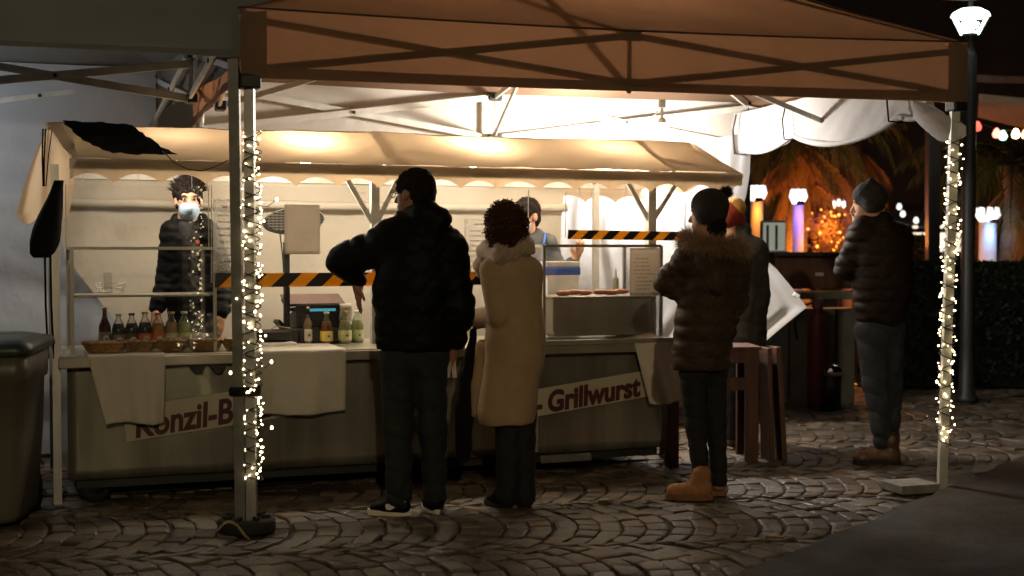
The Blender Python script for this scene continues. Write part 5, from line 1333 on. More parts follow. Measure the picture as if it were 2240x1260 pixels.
for i in range(1300):
    u = Vector((r_.gauss(0, 1), r_.gauss(0, 1), r_.gauss(0, 1))).normalized()
    if u.y > .55 and u.z < .35: continue
    c = Vector(L(u.x*.108*r_.uniform(.9, 1.14), -.03 + u.y*.114*r_.uniform(.9, 1.14), (.005 + u.z*.114 if u.z > 0 else -.02 + u.z*.125)*r_.uniform(.92, 1.12))); rad = r_.uniform(.005, .010); ax_ = (Vector(Rm @ np.array(u)) * .35 + Vector((r_.uniform(-.5, .5), r_.uniform(-.5, .5), -1))).normalized(); o1 = ax_.orthogonal().normalized(); o2 = ax_.cross(o1); ph = r_.uniform(0, 6.28); ln = r_.uniform(.025, .05)
    cu.tube([c + ax_*(ln*(k_/11 - .4)) + (o1*math.cos(ph + k_*1.05) + o2*math.sin(ph + k_*1.05))*rad for k_ in range(12)], .0028, 4)
cu.build('curls', fabric('curl_of_red_brown_hair', (.075, .033, .018), (.13, .058, .032), (.42, .16, .07), .45, .5, wrinkle=0), hr, smooth=True)
t = empty('shoulder_bag', P(1012, 1014, p.Y + .12)); tag(t, 'tall black bag hanging between the man in black and the tan coat', 'bag'); k = (p.Y + .12)/F
f = Field(.008); f.chain([(2*k, 0, 20*k), (4*k, 0, 120*k), (12*k, 0, 190*k)], [.045, .05, .045], k=.03); f.chain([(12*k, 0, 190*k), (24*k, .02, 290*k)], [.045, .02], k=.03)
p2 = link_mesh('bag_body', f.mesh('bag_body', wr(.004)), M['black_cloth'], t)
b = MB(); b.tube([(20*k, .0, 250*k), (28*k, .02, 300*k), (34*k, .05, 320*k)], .01, 6); b.build('strap', M['black_cloth'], t, smooth=True)

# ------------------------------------------------------------ woman in the padded parka and bobble hat
p = Person(1545, 1092, 'woman in a padded brown parka, dark bobble hat and tan boots'); j = p.j
J = dict(neck=j(1555, 520), chest=j(1560, 590), pelvis=j(1540, 770), shL=j(1505, 560, .02), elL=j(1455, 625, .1), wrL=j(1495, 650, .02), shR=j(1610, 560, .05), elR=j(1600, 660, .15), wrR=j(1540, 640, .2),
         hipL=j(1518, 790), knL=j(1522, 930, .01), anL=j(1537, 1060, .0), toeL=j(1480, 1082, .02), hipR=j(1560, 790, .05), knR=j(1566, 930, .06), anR=j(1573, 1060, .06), toeR=j(1560, 1080, .15))
f = Field(.0075); limbs(f, J, thigh=.058); L, Rm = head(f, j(1548, 470), (-.85, .5, .0), .97); hand(f, j(1488, 648, .03), (.5, -.1, -.8), (-.3, -.9, 0), .5, .95); hand(f, j(1545, 640, .2), (-1, 0, .3), (0, .2, 1), .5, .9)
p.put('body', f.mesh('body'), M['skin'])
f = Field(.009)
f.cap(j(1515, 565), j(1605, 565, .03), .095, k=.05, sy=.95); f.chain([j(1560, 590), j(1545, 700), j(1532, 785)], [.165, .158, .16], k=.06, sy=.85)
f.chain([j(1512, 570, .0), j(1458, 618, .04)], [.088, .072], k=.03, quilt=(4, .01)); f.chain([j(1458, 620, .04), j(1482, 640, .0)], [.066, .05], k=.03, quilt=(2, .008)); f.chain([j(1612, 570, .05), j(1608, 660, .12), j(1560, 640, .2)], [.085, .07, .055], k=.03)
f.ell(j(1535, 880), (.6, .6, (880 - 806) / p.px), None, .008, 'sub')
p.put('parka', f.mesh('parka', lambda X, Y, Z: quilt_z(.088, .011)(X, Y, Z) + crease(.005, 24, .9)(X, Y, Z)), M['parka'])
f = Field(.008); f.chain([j(1550, 570, -.1), j(1568, 625, -.14)], [.085, .05], k=.05); f.cap(j(1520, 550, -.05), j(1605, 550, -.03), .05, k=.04); hd = p.put('hood', f.mesh('hood', wr(.005)), M['parka'])
b = MB(); pts = []; nr = []
ring = [j(1508, 512, .06), j(1500, 530, -.04), j(1516, 532, -.13), j(1550, 534, -.19), j(1590, 536, -.17), j(1618, 545, -.1), j(1622, 555, .0), j(1606, 525, .07)]
for i in range(4200):
    x = random.random()*(len(ring) - 1); a_ = ring[int(x)].lerp(ring[min(int(x)+1, len(ring)-1)], x % 1); n = Vector((random.gauss(0, 1), random.gauss(0, 1), random.gauss(0, 1))).normalized(); pts.append(a_ + n*.028); nr.append(n)
spikes(b, pts, nr, .06, .002, .15, .3); b.build('fur_trim', M['fur'], hd)
f = Field(.008); f.cap(j(1530, 795), j(1556, 795, .03), .1, k=.05, sy=.85); f.chain([j(1516, 800), j(1522, 930, .01), j(1535, 1050)], [.083, .058, .045], k=.02); f.chain([j(1560, 800, .04), j(1567, 930, .06), j(1573, 1050, .06)], [.08, .056, .045], k=.02)
p.put('jeans', f.mesh('jeans', crease(.005, 17, 1.1, .5, .6)), M['denim_black'])
for (hx, tx, y0, y1) in ((1558, 1456, -.03, .0), (1594, 1520, .09, .24)):
    boot(p, Vector((j(hx, 1090)[0], y0, 0)), Vector((j(tx, 1090)[0], y1, 0)), M['tan_boot'], M['tan_sole'], .135)
f = Field(.007); f.ell(L(0, -.015, .055), np.array([.092, .108, .095]), Rm, .02); f.cap(L(-.06, -.02, .0), L(.06, -.02, .0), .065, k=.04); f.ell(L(0, .12, -.07), np.array([.09, .07, .085]), Rm, .01, 'sub'); f.ell(L(0, 0, -.13), np.array([.2, .2, .08]), Rm, .01, 'sub')
ht = p.put('hat', f.mesh('hat', lambda X, Y, Z: .002*np.sin(X*260)*np.sin(Z*220) + .0*Y), M['knit_dark'])
f = Field(.007); f.ell(L(0, -.055, -.06), np.array([.075, .05, .09]), Rm, .02); p.put('hair', f.mesh('hair', wr(.004, 40, 30)), M['hair_dark'])
pc = j(1588, 420, -.02); b = MB(); pts = []; nr = []
for i in range(900): n = Vector((random.gauss(0, 1), random.gauss(0, 1), random.gauss(0, 1))).normalized(); pts.append(pc + n*.016); nr.append(n)
spikes(b, pts, nr, .034, .0018, .0, .2); b.build('bobble', M['fur_dark'] if 'fur_dark' in M else M['knit_dark'], ht)

# ------------------------------------------------------------ man behind her, red and yellow hat
p = Person(1632, 900, 'man in a dark grey jacket and red and yellow hat standing behind the parka', Y=9.55); j = p.j
def zz(pt, z): q = Vector(pt); q.z = z; return q
J = dict(neck=j(1610, 500), chest=j(1615, 570), pelvis=zz(j(1625, 740), .85), shL=j(1570, 545, .05), elL=j(1575, 640, .15), wrL=j(1560, 620, .3), shR=j(1652, 545), elR=j(1658, 650, .0), wrR=j(1610, 680, .05),
         hipL=zz(j(1605, 780), .8), knL=zz(j(1605, 900), .45), anL=zz(j(1605, 1000), .08), toeL=zz(j(1595, 1000, .14), .04), hipR=zz(j(1640, 780), .8), knR=zz(j(1640, 900), .45), anR=zz(j(1640, 1000), .08), toeR=zz(j(1635, 1000, .14), .04))
f = Field(.009); limbs(f, J); L, Rm = head(f, j(1592, 478), (-.6, .8, .0), .97); hand(f, j(1612, 682, .05), (-1, .1, .1), (0, -.4, .8), .5, 1.0); hand(f, j(1562, 620, .3), (-1, 0, .2), (0, 0, 1), .5, 1.0); p.put('body', f.mesh('body'), M['skin'])
f = Field(.01); f.cap(j(1580, 545), j(1645, 548), .1, .105, k=.05, sy=.9); f.chain([j(1615, 580), j(1622, 670), j(1625, 735)], [.17, .165, .165], k=.06, sy=.8); f.chain([j(1652, 550), j(1660, 650, .0), j(1612, 680, .02)], [.09, .075, .055], k=.03); f.chain([j(1572, 550, .05), j(1577, 640, .15), j(1562, 622, .28)], [.09, .07, .05], k=.03); f.cap(j(1590, 505), j(1625, 505), .06, k=.04)
p.put('jacket', f.mesh('jacket', crease(.008, 10, .6)), M['grey_coat'])
f = Field(.01); f.cap(J['hipL'], J['hipR'], .12, k=.05); 
for s in 'LR': f.chain([J['hip'+s], J['kn'+s], J['an'+s]], [.1, .075, .06], k=.02)
p.put('trousers', f.mesh('trousers', wr(.004)), M['denim_black'])
for s in 'LR': shoe(p, zz(J['an'+s], 0) - Vector((0, .06, 0)), zz(J['toe'+s], 0) + Vector((0, .08, 0)), M['boot_brown'], M['rubber'], .05, .1)
f = Field(.007); f.ell(L(0, -.012, .05), np.array([.09, .106, .09]), Rm, .02); f.cap(L(-.05, -.03, .0), L(.05, -.03, .0), .07, k=.03); f.ell(L(0, .12, -.06), np.array([.09, .07, .085]), Rm, .01, 'sub')
M['hat_red'] = plain('red_knit', (.2, .018, .008), .85, c2=(.26, .035, .012), scale=40, bmp=.5, bscale=120); M['hat_yellow'] = plain('yellow_knit', (.33, .18, .035), .85, bmp=.5, bscale=120)
ht = p.put('hat', f.mesh('hat'), M['hat_red'])
f = Field(.007); f.ell(L(.02, -.04, .075), np.array([.077, .09, .078]), Rm, .02); p.put('hat_crown', f.mesh('hat_crown'), M['hat_yellow'], ht)

# ------------------------------------------------------------ man eating at the right, patterned beanie
p = Person(1925, 1016, 'man in a brown padded jacket, jeans and grey knitted hat eating at the right'); j = p.j
J = dict(neck=j(1908, 478), chest=j(1930, 545), pelvis=j(1930, 700), shL=j(1880, 520, .05), elL=j(1848, 590, .1), wrL=j(1876, 515, .15), shR=j(1965, 525, .03), elR=j(1960, 610, .15), wrR=j(1895, 540, .25),
         hipL=j(1905, 715), knL=j(1915, 840, .02), anL=j(1932, 985, .0), toeL=j(1890, 1008, .03), hipR=j(1945, 715, .06), knR=j(1948, 840, .07), anR=j(1945, 985, .06), toeR=j(1905, 1005, .12))
f = Field(.0075); limbs(f, J); L, Rm = head(f, j(1900, 446), (-.95, .3, -.1), 1.0); hand(f, j(1876, 512, .15), (.0, .1, 1), (1, -.3, 0), .55, 1.0); hand(f, j(1893, 540, .25), (-.3, 0, 1), (.8, .5, 0), .55, 1.0); p.put('body', f.mesh('body'), M['skin'])
f = Field(.009); f.cap(j(1890, 515), j(1958, 522, .03), .105, k=.06); f.chain([j(1932, 545), j(1932, 620), j(1925, 672)], [.185, .18, .17], k=.05, sy=.85)
f.chain([j(1885, 520, .02), j(1850, 588, .05)], [.09, .075], k=.03, quilt=(4, .009)); f.chain([j(1850, 588, .05), j(1874, 530, .14)], [.07, .05], k=.03, quilt=(3, .008)); f.chain([j(1962, 528, .03), j(1960, 610, .15), j(1900, 545, .24)], [.09, .075, .055], k=.03); f.cap(j(1893, 490, .0), j(1930, 485, -.02), .065, k=.04)
p.put('jacket', f.mesh('jacket', lambda X, Y, Z: quilt_z(.075, .009)(X, Y, Z) + crease(.005, 22, 1.9)(X, Y, Z)), M['jacket_brown'])
f = Field(.008); f.cap(j(1915, 715), j(1938, 715, .04), .125, k=.05, sy=.9); f.chain([j(1905, 725), j(1915, 840, .02), j(1932, 965)], [.1, .078, .062], k=.03); f.chain([j(1942, 725, .06), j(1948, 840, .07), j(1946, 965, .06)], [.1, .076, .06], k=.03)
p.put('jeans', f.mesh('jeans', crease(.007, 13, 2.2, .5, .9)), M['denim_blue'])
for (hx, tx, y0, y1) in ((1968, 1868, -.02, .02), (1966, 1878, .09, .14)): boot(p, Vector((j(hx, 1016)[0], y0, 0)), Vector((j(tx, 1016)[0], y1, 0)), M['boot_brown'], M['rubber'], .15, .052, M['rubber'])
f = Field(.007); f.ell(L(0, -.012, .05), np.array([.092, .11, .095]), Rm, .02); f.cap(L(-.05, -.03, .0), L(.05, -.03, .0), .07, k=.03); f.ell(L(0, -.03, .14), np.array([.024, .024, .028]), Rm, .02); f.ell(L(0, .125, -.06), np.array([.09, .07, .085]), Rm, .01, 'sub'); f.ell(L(0, 0, -.14), np.array([.2, .2, .08]), Rm, .01, 'sub')
p.put('hat', f.mesh('hat', lambda X, Y, Z: .002*np.sin(X*240)*np.sin(Z*200) + 0*Y), M['knit_grey'])
t = empty('paper_cup', P(1872, 478, p.Y + .2)); tag(t, 'paper wrapped snack held at the mouth by the man in the grey hat', 'food'); b = MB(); b.lathe([(.018, -.05), (.026, .03), (.02, .035)], n=14); b.build('wrapper', M['paper'], t, smooth=True); b = MB(); b.lathe([(.02, .03), (.02, .045), (.008, .052)], n=12); b.build('filling', M['sausage'], t, smooth=True)

# ------------------------------------------------------------ vendor with the mask
p = Person(415, 900, 'vendor in a black padded jacket and pale blue mask behind the left counter', Y=8.32); j = p.j
J = dict(neck=j(412, 480), chest=j(415, 545), pelvis=zz(j(420, 720), .95), shL=j(375, 505), elL=j(366, 605, .0), wrL=j(345, 670, -.12), shR=j(455, 505), elR=j(490, 610, .02), wrR=j(485, 685, -.12),
         hipL=zz(j(395, 800), .85), knL=zz(j(395, 900), .47), anL=zz(j(395, 1000), .08), toeL=zz(j(393, 1000, -.13), .04), hipR=zz(j(440, 800), .85), knR=zz(j(440, 900), .47), anR=zz(j(440, 1000), .08), toeR=zz(j(442, 1000, -.13), .04))
f = Field(.0065); limbs(f, J); L, Rm = head(f, j(412, 440), (.32, -.95, .03), .97); hand(f, j(343, 676, -.13), (-.2, -.3, -.9), (-.8, -.4, 0), .4, 1.0); hand(f, j(484, 690, -.13), (-.1, -.3, -.9), (.8, -.4, 0), .4, 1.0, thumb_side=-1); p.put('body', f.mesh('body'), M['skin'])
eyes(p, L, .97)
f = Field(.009); f.cap(j(383, 508), j(448, 508), .082, k=.05, sy=.9); f.chain([j(414, 550), j(418, 640), j(420, 715)], [.15, .142, .14], k=.05, sy=.8); f.chain([j(378, 510), j(367, 605), j(344, 672, -.12)], [.075, .066, .05], k=.03, quilt=(5, .007)); f.chain([j(452, 510), j(488, 608, .02), j(485, 684, -.12)], [.075, .068, .052], k=.03, quilt=(5, .009)); f.chain([j(388, 478, .02), j(412, 472, .08), j(440, 478, .02)], [.035, .035, .035], k=.02)
f.ell(j(410, 492, -.16), (.035, .08, .07), None, .02, 'sub'); jk = p.put('jacket', f.mesh('jacket', lambda X, Y, Z: quilt_z(.062, .008)(X, Y, Z) + crease(.004, 20, .2)(X, Y, Z)), M['nylon_black'])
f = Field(.008); f.cap(j(408, 500, -.03), j(416, 560, -.05), .06, .07, k=.03); p.put('shirt', f.mesh('shirt'), M['denim_black'])
b = MB(); b.lathe([(.001, .0), (.013, .0), (.013, .004), (.001, .005)], n=14); o = link_mesh('badge', b.mesh('badge', smooth=False), plain('orange_badge', (.6, .1, .02), .5), jk, j(432, 529, -.142)); o.rotation_euler = (R(90), 0, R(15))
f = Field(.009); f.cap(J['hipL'], J['hipR'], .11, k=.05)
for s in 'LR': f.chain([J['hip'+s], J['kn'+s], J['an'+s]], [.09, .07, .058], k=.02)
p.put('trousers', f.mesh('trousers'), M['denim_black'])
for s in 'LR': shoe(p, zz(J['an'+s], 0) + Vector((0, .06, 0)), zz(J['toe'+s], 0) - Vector((0, .08, 0)), M['nylon_black'], M['rubber'], .05, .1)
hr = p.put('hair', hair_cap(L, Rm, 1.0, 1.06, .045, .05, .006, lambda X, Y, Z: .008*np.sin(X*110)*np.sin(Z*90 + Y*70), .03), M['hair_dark'])
b = MB(); pts = []; nr = []
for i in range(500):
    n = Vector((random.gauss(0, 1), random.gauss(-.2, 1), abs(random.gauss(0, 1)) + .25)).normalized(); q = L(n.x*.082, -.015 + n.y*.095, .045 + n.z*.08); pts.append(q); nr.append(Vector(Rm @ np.array(n)) + Vector((.1, 0, .3)))
spikes(b, pts, nr, .075, .004, -.3, .3); b.build('locks', M['hair_dark'], hr)
f = Field(.006); f.ell(L(0, .045, -.062), np.array([.062, .07, .062]), Rm, .01); f.cap(L(0, .1, -.03), L(0, .118, -.058), .016, .02, k=.03); f.ell(L(0, -.03, -.06), np.array([.1, .06, .1]), Rm, .005, 'sub'); f.ell(L(0, .1, .05), np.array([.12, .1, .065]), Rm, .005, 'sub')
mk = p.put('mask', f.mesh('mask', lambda X, Y, Z: .0015*np.sin(Z*420) + 0*X*Y), M['mask'])
b = MB()
for s in (-1, 1): b.tube([L(s*.056, .06, -.035), L(s*.074, .02, -.012), L(s*.082, -.012, .01)], .002, 4)
b.build('ear_loop', M['mask'], mk)

# ------------------------------------------------------------ second vendor, half hidden
p = Person(1165, 900, 'second vendor in a dark jacket with raised arm behind the right case', Y=9.2); j = p.j
J = dict(neck=j(1152, 515), chest=j(1165, 570), pelvis=zz(j(1165, 720), .95), shL=j(1130, 535), elL=j(1120, 620), wrL=j(1140, 670, -.15), shR=j(1198, 535), elR=j(1228, 612, -.05), wrR=j(1258, 568, -.1),
         hipL=zz(j(1145, 800), .85), knL=zz(j(1145, 900), .47), anL=zz(j(1145, 1000), .08), toeL=zz(j(1143, 1000, -.13), .04), hipR=zz(j(1185, 800), .85), knR=zz(j(1185, 900), .47), anR=zz(j(1185, 1000), .08), toeR=zz(j(1187, 1000, -.13), .04))
f = Field(.0075); limbs(f, J); L, Rm = head(f, j(1150, 473), (-.55, -.83, .0), .97); hand(f, j(1258, 566, -.1), (.4, -.2, 1), (.6, -.8, 0), .4, 1.0); hand(f, j(1140, 672, -.15), (0, -.3, -1), (-.8, 0, 0), .4, 1.0); p.put('body', f.mesh('body'), M['skin']); eyes(p, L, .97)
f = Field(.009); f.cap(j(1138, 538), j(1190, 538), .085, k=.05, sy=.9); f.chain([j(1165, 570), j(1165, 650), j(1165, 730)], [.155, .15, .15], k=.05, sy=.8); f.chain([j(1195, 538), j(1226, 610, -.04), j(1252, 578, -.09)], [.08, .066, .05], k=.03); f.chain([j(1133, 538), j(1121, 620), j(1138, 664, -.13)], [.08, .066, .05], k=.03); f.chain([j(1130, 510), j(1155, 506, .06), j(1178, 512)], [.038, .038, .038], k=.02)
jk = p.put('jacket', f.mesh('jacket', crease(.007, 11, 1.6)), M['navy']); b = MB(); b.tube([j(1193, 510, -.05), j(1190, 530, -.12), j(1184, 560, -.15), j(1180, 600, -.15)], .006, 6); b.build('lanyard', plain('blue_lanyard', (.02, .1, .5), .6), jk)
f = Field(.009); f.cap(J['hipL'], J['hipR'], .11, k=.05)
for s in 'LR': f.chain([J['hip'+s], J['kn'+s], J['an'+s]], [.09, .07, .058], k=.02)
p.put('trousers', f.mesh('trousers'), M['denim_black'])
for s in 'LR': shoe(p, zz(J['an'+s], 0) + Vector((0, .06, 0)), zz(J['toe'+s], 0) - Vector((0, .08, 0)), M['nylon_black'], M['rubber'], .05, .1)
p.put('hair', hair_cap(L, Rm, 1.0, 1.03, .05, .055), M['hair_dark'])
f = Field(.006); f.ell(L(0, .045, -.062), np.array([.062, .07, .062]), Rm, .01); f.ell(L(0, -.03, -.06), np.array([.1, .06, .1]), Rm, .005, 'sub'); f.ell(L(0, .1, .05), np.array([.12, .1, .065]), Rm, .005, 'sub'); p.put('mask', f.mesh('mask'), M['mask'])
# ================================================================== THE SQUARE BEHIND
# ---- street lamp
def street_lamp(base, H, label, power, c=(.85, 1.0, .97)):
    t = empty('street_lamp', base); tag(t, label, 'street lamp')
    b = MB(); b.lathe([(.1, 0), (.1, .05), (.075, .08), (.062, .5), (.058, H), (.05, H + .02), (.038, H + .05), (.038, H + .17), (.07, H + .2)], n=20); b.build('pole', M['lamp_pole'], t, smooth=True)
    b = MB(); b.lathe([(.075, H + .2), (.085, H + .205), (.16, H + .345), (.155, H + .345)], n=24); b.build('glass_cone', M['lamp_glass'], t, smooth=True)
    for k in range(6):
        a = 2*math.pi*k/6 + .3; b = MB(); b.bar((.08*math.cos(a), .08*math.sin(a), H + .2), (.162*math.cos(a), .162*math.sin(a), H + .35), .016); b.build('rib', M['lamp_rib'], t)
    b = MB(); b.lathe([(.001, H + .345), (.13, H + .345), (.17, H + .355), (.155, H + .385), (.09, H + .42), (.001, H + .43)], n=24); b.build('reflector', M['lamp_white'], t, smooth=True)
    b = MB(); b.lathe([(.001, H + .205), (.04, H + .205), (.04, H + .222), (.02, H + .235), (.001, H + .238)], n=14); b.build('bulb', M['lamp_white'], t, smooth=True)
    b = MB(); b.lathe([(.02, H + .5), (.3, H + .55), (.31, H + .56), (.2, H + .58), (.02, H + .6)], n=28); b.build('cap', M['lamp_pole'], t, smooth=True)
    b = MB(); b.bar((0, 0, H + .4), (0, 0, H + .56), .03); b.build('cap_stem', M['lamp_pole'], t)
    point('lamp_light', (0, 0, H + .29), power, c, .1, t); return t
M['lamp_pole'] = plain('dark_painted_pole', (.018, .018, .018), .5, bmp=.1, bscale=60); M['lamp_rib'] = emit('lit_lamp_rib', (.8, .95, .92), 2.2); M['lamp_glass'] = clear('lamp_glass', haze=.0004)
street_lamp((4.09, 12.3, 0), 3.1, 'lit street lamp with cone head on a dark pole at the upper right', 35)
# unseen lamp of the same kind, added behind the viewer to brighten the front
street_lamp((1.2, -6.5, 0), 4.6, 'added fill lamp behind the viewer, out of the picture', 2000, (1.0, .79, .48))

# ---- foliage helpers
def frond(b, root, az, el, L, droop, n=22, w=.024, ll=.36, rnd=random):
    """arching palm leaf with leaflets on both sides"""
    d = Vector((math.cos(az), math.sin(az), 0)); pts = []; p = Vector(root); e = el
    for i in range(n + 1):
        pts.append(p.copy()); e -= droop / n; p = p + (d*math.cos(e) + Vector((0, 0, math.sin(e)))) * (L / n)
    b.tube(pts, [.014*(1 - .8*i/n) + .002 for i in range(n + 1)], 4)
    side = Vector((-d.y, d.x, 0))
    for i in range(3, n + 1):
        t = (pts[min(i+1, n)] - pts[max(i-1, 0)]).normalized(); l = ll*(.35 + math.sin(math.pi*min(1, i/n*.9 + .08))*.75)*rnd.uniform(.75, 1.15)
        for s in (-1, 1):
            q = pts[i]; dr = (side*s*.75 + t*.7 + Vector((0, 0, -.35 - .3*rnd.random()))).normalized(); tip = q + dr*l + Vector((0, 0, -l*.25)); m = q + dr*l*.5; wv = t*w
            b.add([q - wv*.5, q + wv*.5, m + wv, m - wv*.4, tip], [(0, 1, 2, 3), (3, 2, 4)])
def palm(name, base, trunk_h, label, nf, L, leafm, skirt=26, seed=1):
    r = random.Random(seed); t = empty(name, base); tag(t, label, 'palm tree')
    b = MB(); pts = [(0.03*math.sin(i*.7), 0, trunk_h*i/14) for i in range(15)]; b.tube(pts, [.16 - .04*i/14 + .012*(i % 2) for i in range(15)], 12); b.build('trunk', M['palm_trunk'], t, smooth=True)
    b = MB()
    for k in range(nf): frond(b, (0, 0, trunk_h), r.uniform(0, 6.28), r.uniform(.1, 1.3), L*r.uniform(.75, 1.1), r.uniform(1.3, 2.4), rnd=r)
    b.build('crown', leafm, t)
    b = MB()
    for k in range(skirt): frond(b, (.0, 0, trunk_h - r.uniform(.0, .5)), r.uniform(0, 6.28), r.uniform(-.9, .1), L*r.uniform(.4, .8), r.uniform(.6, 1.4), n=18, rnd=r)
    b.build('dry_fronds', M['dry_frond'], t); return t
def leafcloud(b, c, rad, n, size, rnd, hollow=.55):
    c = Vector(c)
    for _ in range(n):
        u = Vector((rnd.gauss(0, 1), rnd.gauss(0, 1), rnd.gauss(0, 1))).normalized()*(hollow + (1 - hollow)*rnd.random() ** .5); p = c + Vector((u.x*rad[0], u.y*rad[1], u.z*rad[2])) * (1 + .12*noise1(u.x*5 + u.z*7))
        nrm = (u + Vector((rnd.gauss(0, .6), rnd.gauss(0, .6), rnd.gauss(0, .6)))).normalized(); x = nrm.orthogonal().normalized(); x.rotate(Matrix.Rotation(rnd.uniform(0, 6.28), 3, nrm)); y = nrm.cross(x); s = size*rnd.uniform(.6, 1.3)
        b.add([p - x*s, p - y*s*.4 + nrm*s*.12, p + x*s, p + y*s*.4 + nrm*s*.12], [(0, 1, 2, 3)])
M['palm_trunk'] = plain('palm_bark', (.07, .045, .025), .9, c2=(.12, .08, .05), scale=20, bmp=.6, bscale=30)
M['palm_leaf'] = fabric('palm_leaf', (.035, .05, .02), (.06, .075, .03), (.07, .09, .02), .3, .5); M['dry_frond'] = fabric('dry_palm_leaf', (.2, .12, .05), (.28, .17, .08), (.25, .13, .05), .35, .7)
M['leaf_dark'] = fabric('dark_hedge_leaf', (.007, .01, .005), (.013, .017, .008), (.012, .018, .006), .25, .5); M['leaf_green'] = fabric('shrub_leaf', (.04, .06, .02), (.07, .09, .03), (.08, .1, .03), .3, .5)
def W(px, py, Y): return P(px, py, Y)
def gb(px, Y): q = P(px, 600, Y); q.z = 0; return q

palm('palm_tree', gb(1745, 17.5), 2.75, 'palm with hanging dry fronds glowing orange behind the white sheet', 22, 1.5, M['palm_leaf'], 17, 3)
palm('palm_tree', gb(1862, 18.6), 2.95, 'darker palm behind the man in the grey hat', 18, 1.25, M['palm_leaf'], 18, 5)
palm('palm_tree', gb(2215, 16.0), 2.35, 'palm with green fronds lit orange at the far right edge', 26, 1.5, M['palm_leaf'], 8, 8)

# ---- lit columns with tulip lamps
M['column'] = plain('white_column', (.6, .6, .6), .6, c2=(.66, .66, .66), scale=6)
def light_column(px, pyt, Y, r, zb, glow, power, label, head_m, side=-.12):
    base = gb(px, Y); zt = P(px, pyt, Y).z; t = empty('light_column', base); tag(t, label, 'light column', 'lit columns on the square')
    b = MB(); b.lathe([(r*1.15, 0), (r*1.15, .06), (r, .08), (r*.98, zt), (r*.5, zt + .01)], n=22); b.build('shaft', M['column'], t, smooth=True)
    for k in range(7):
        a = 2*math.pi*k/7; b = MB(); b.tube([(.05*math.cos(a)*r/.07, .05*math.sin(a)*r/.07, zt + .01), (.085*math.cos(a)*r/.07, .085*math.sin(a)*r/.07, zt + .09), (.075*math.cos(a)*r/.07, .075*math.sin(a)*r/.07, zt + .17)], [.022, .03, .018], 8); b.build('lamp_petal', head_m, t, smooth=True)
    b = MB(); b.lathe([(.001, 0), (.045, .0), (.05, .03), (.03, .05), (.001, .05)], n=12); b.build('side_spot', M['dark_iron'], t, loc=(side*.2, -r - .2, zt - .02)); b = MB(); b.bar((side*.1, -r + .01, zt + .01), (side*.2, -r - .18, zt + .01), .02); b.build('spot_arm', M['dark_iron'], t)
    point('column_light', (side*.15, -r - .14, zt - .08), power, glow, .05, t)
M['tulip'] = emit('tulip_lamp', (.95, 1.0, .98), 1.5)
light_column(1655, 440, 15.0, .068, 0, (1.0, .3, .03), 5, 'orange lit column with a white tulip lamp beside the white sheet', M['tulip'])
light_column(1745, 447, 15.5, .063, 0, (.3, .14, 1.0), 4.5, 'violet lit column with a white tulip lamp left of the glowing shrub', M['tulip'])
light_column(2160, 486, 16.0, .1, 0, (.3, .55, 1.0), 4.5, 'pale blue lit column right of the street lamp', M['tulip'])
t = empty('light_column', gb(1834, 17.0)); tag(t, 'slender lamp post with small white lamps in front of the palm', 'lamp post'); b = MB(); b.tube([(0, 0, 0), (0, 0, 1.75), (-.05, 0, 1.85), (-.1, 0, 1.95)], .02, 8); b.build('stem', M['lamp_pole'], t)
for k in range(3): b = MB(); b.lathe([(.001, -.05), (.025, -.03), (.02, .03), (.001, .05)], n=10); b.build('bulb', M['tulip'], t, smooth=True, loc=(-.06 + .06*k, 0, 1.93 + .02*(k % 2)))

# ---- lit showcase
t = empty('showcase', gb(1693, 14.0)); tag(t, 'pale lit showcase window between the orange and violet columns', 'showcase'); z0, z1 = P(0, 553, 14).z, P(0, 482, 14).z; w = 54/F*14
b = MB(); b.box((0, .06, (z0+z1)/2), (w, .1, z1-z0)); b.build('case', M['alu_dark'], t, bevel=.01)
b = MB(); b.box((0, .0, (z0+z1)/2), (w*.88, .02, (z1-z0)*.86)); b.build('lit_panel', emit('showcase_glow', (.6, .62, .5), .35), t)
b = MB(); b.box((0, -.02, z0), (w*1.1, .12, .03)); b.build('sill', M['white'], t); b = MB(); b.bar((0, .04, 0), (0, .04, z0), .07); b.build('foot', M['alu_dark'], t)
for x in (-.07, .02): b = MB(); b.bar((x, -.014, z0 + .03), (x, -.014, z1 - .05), .025, .02); b.build('frame_bar', M['alu_dark'], t)

# ---- bar counter with its bottles of gas
c = gb(1790, 12.0); t = empty('bar_counter', c, .03); tag(t, 'dark wooden bar counter behind the man in the grey hat', 'bar counter'); s = 12.0/F
def zz_(py): return P(0, py, 12).z
b = MB(); b.box((0, .2, (zz_(632)+zz_(560))/2), (185*s, .3, zz_(560)-zz_(632))); b.build('front_board', M['wood_red'], t, bevel=.01)
b = MB(); b.box((0, .18, zz_(556)), (200*s, .45, .035)); b.build('top', M['dark_iron'], t, bevel=.008)
b = MB(); b.box((0, .05, zz_(645)), (200*s, .5, .06)); b.build('ledge', plain('dull_green_paint', (.06, .07, .04), .6), t, bevel=.01)
b = MB(); b.box((-.02, .3, zz_(662)/2 - .03), (196*s, .3, zz_(662) - .06)); b.build('cabinet', plain('grey_green_cabinet', (.12, .13, .11), .6), t, bevel=.01)
for x in (-.22, .2): b = MB(); b.box((x, .142, .45), (.012, .012, .8)); b.build('door_gap', M['dark_iron'], t)
b = MB(); b.box((.0, .0, zz_(600)), (.07, .012, .03)); b.build('plate', M['alu'], t, loc=(0.02, .04, 0))
c = gb(1790, 11.8); t = empty('gas_bottle', c); tag(t, 'tall red gas bottle standing against the grey-green bar cabinet', 'gas bottle'); M['red_steel'] = plain('red_steel', (.07, .006, .006), .5)
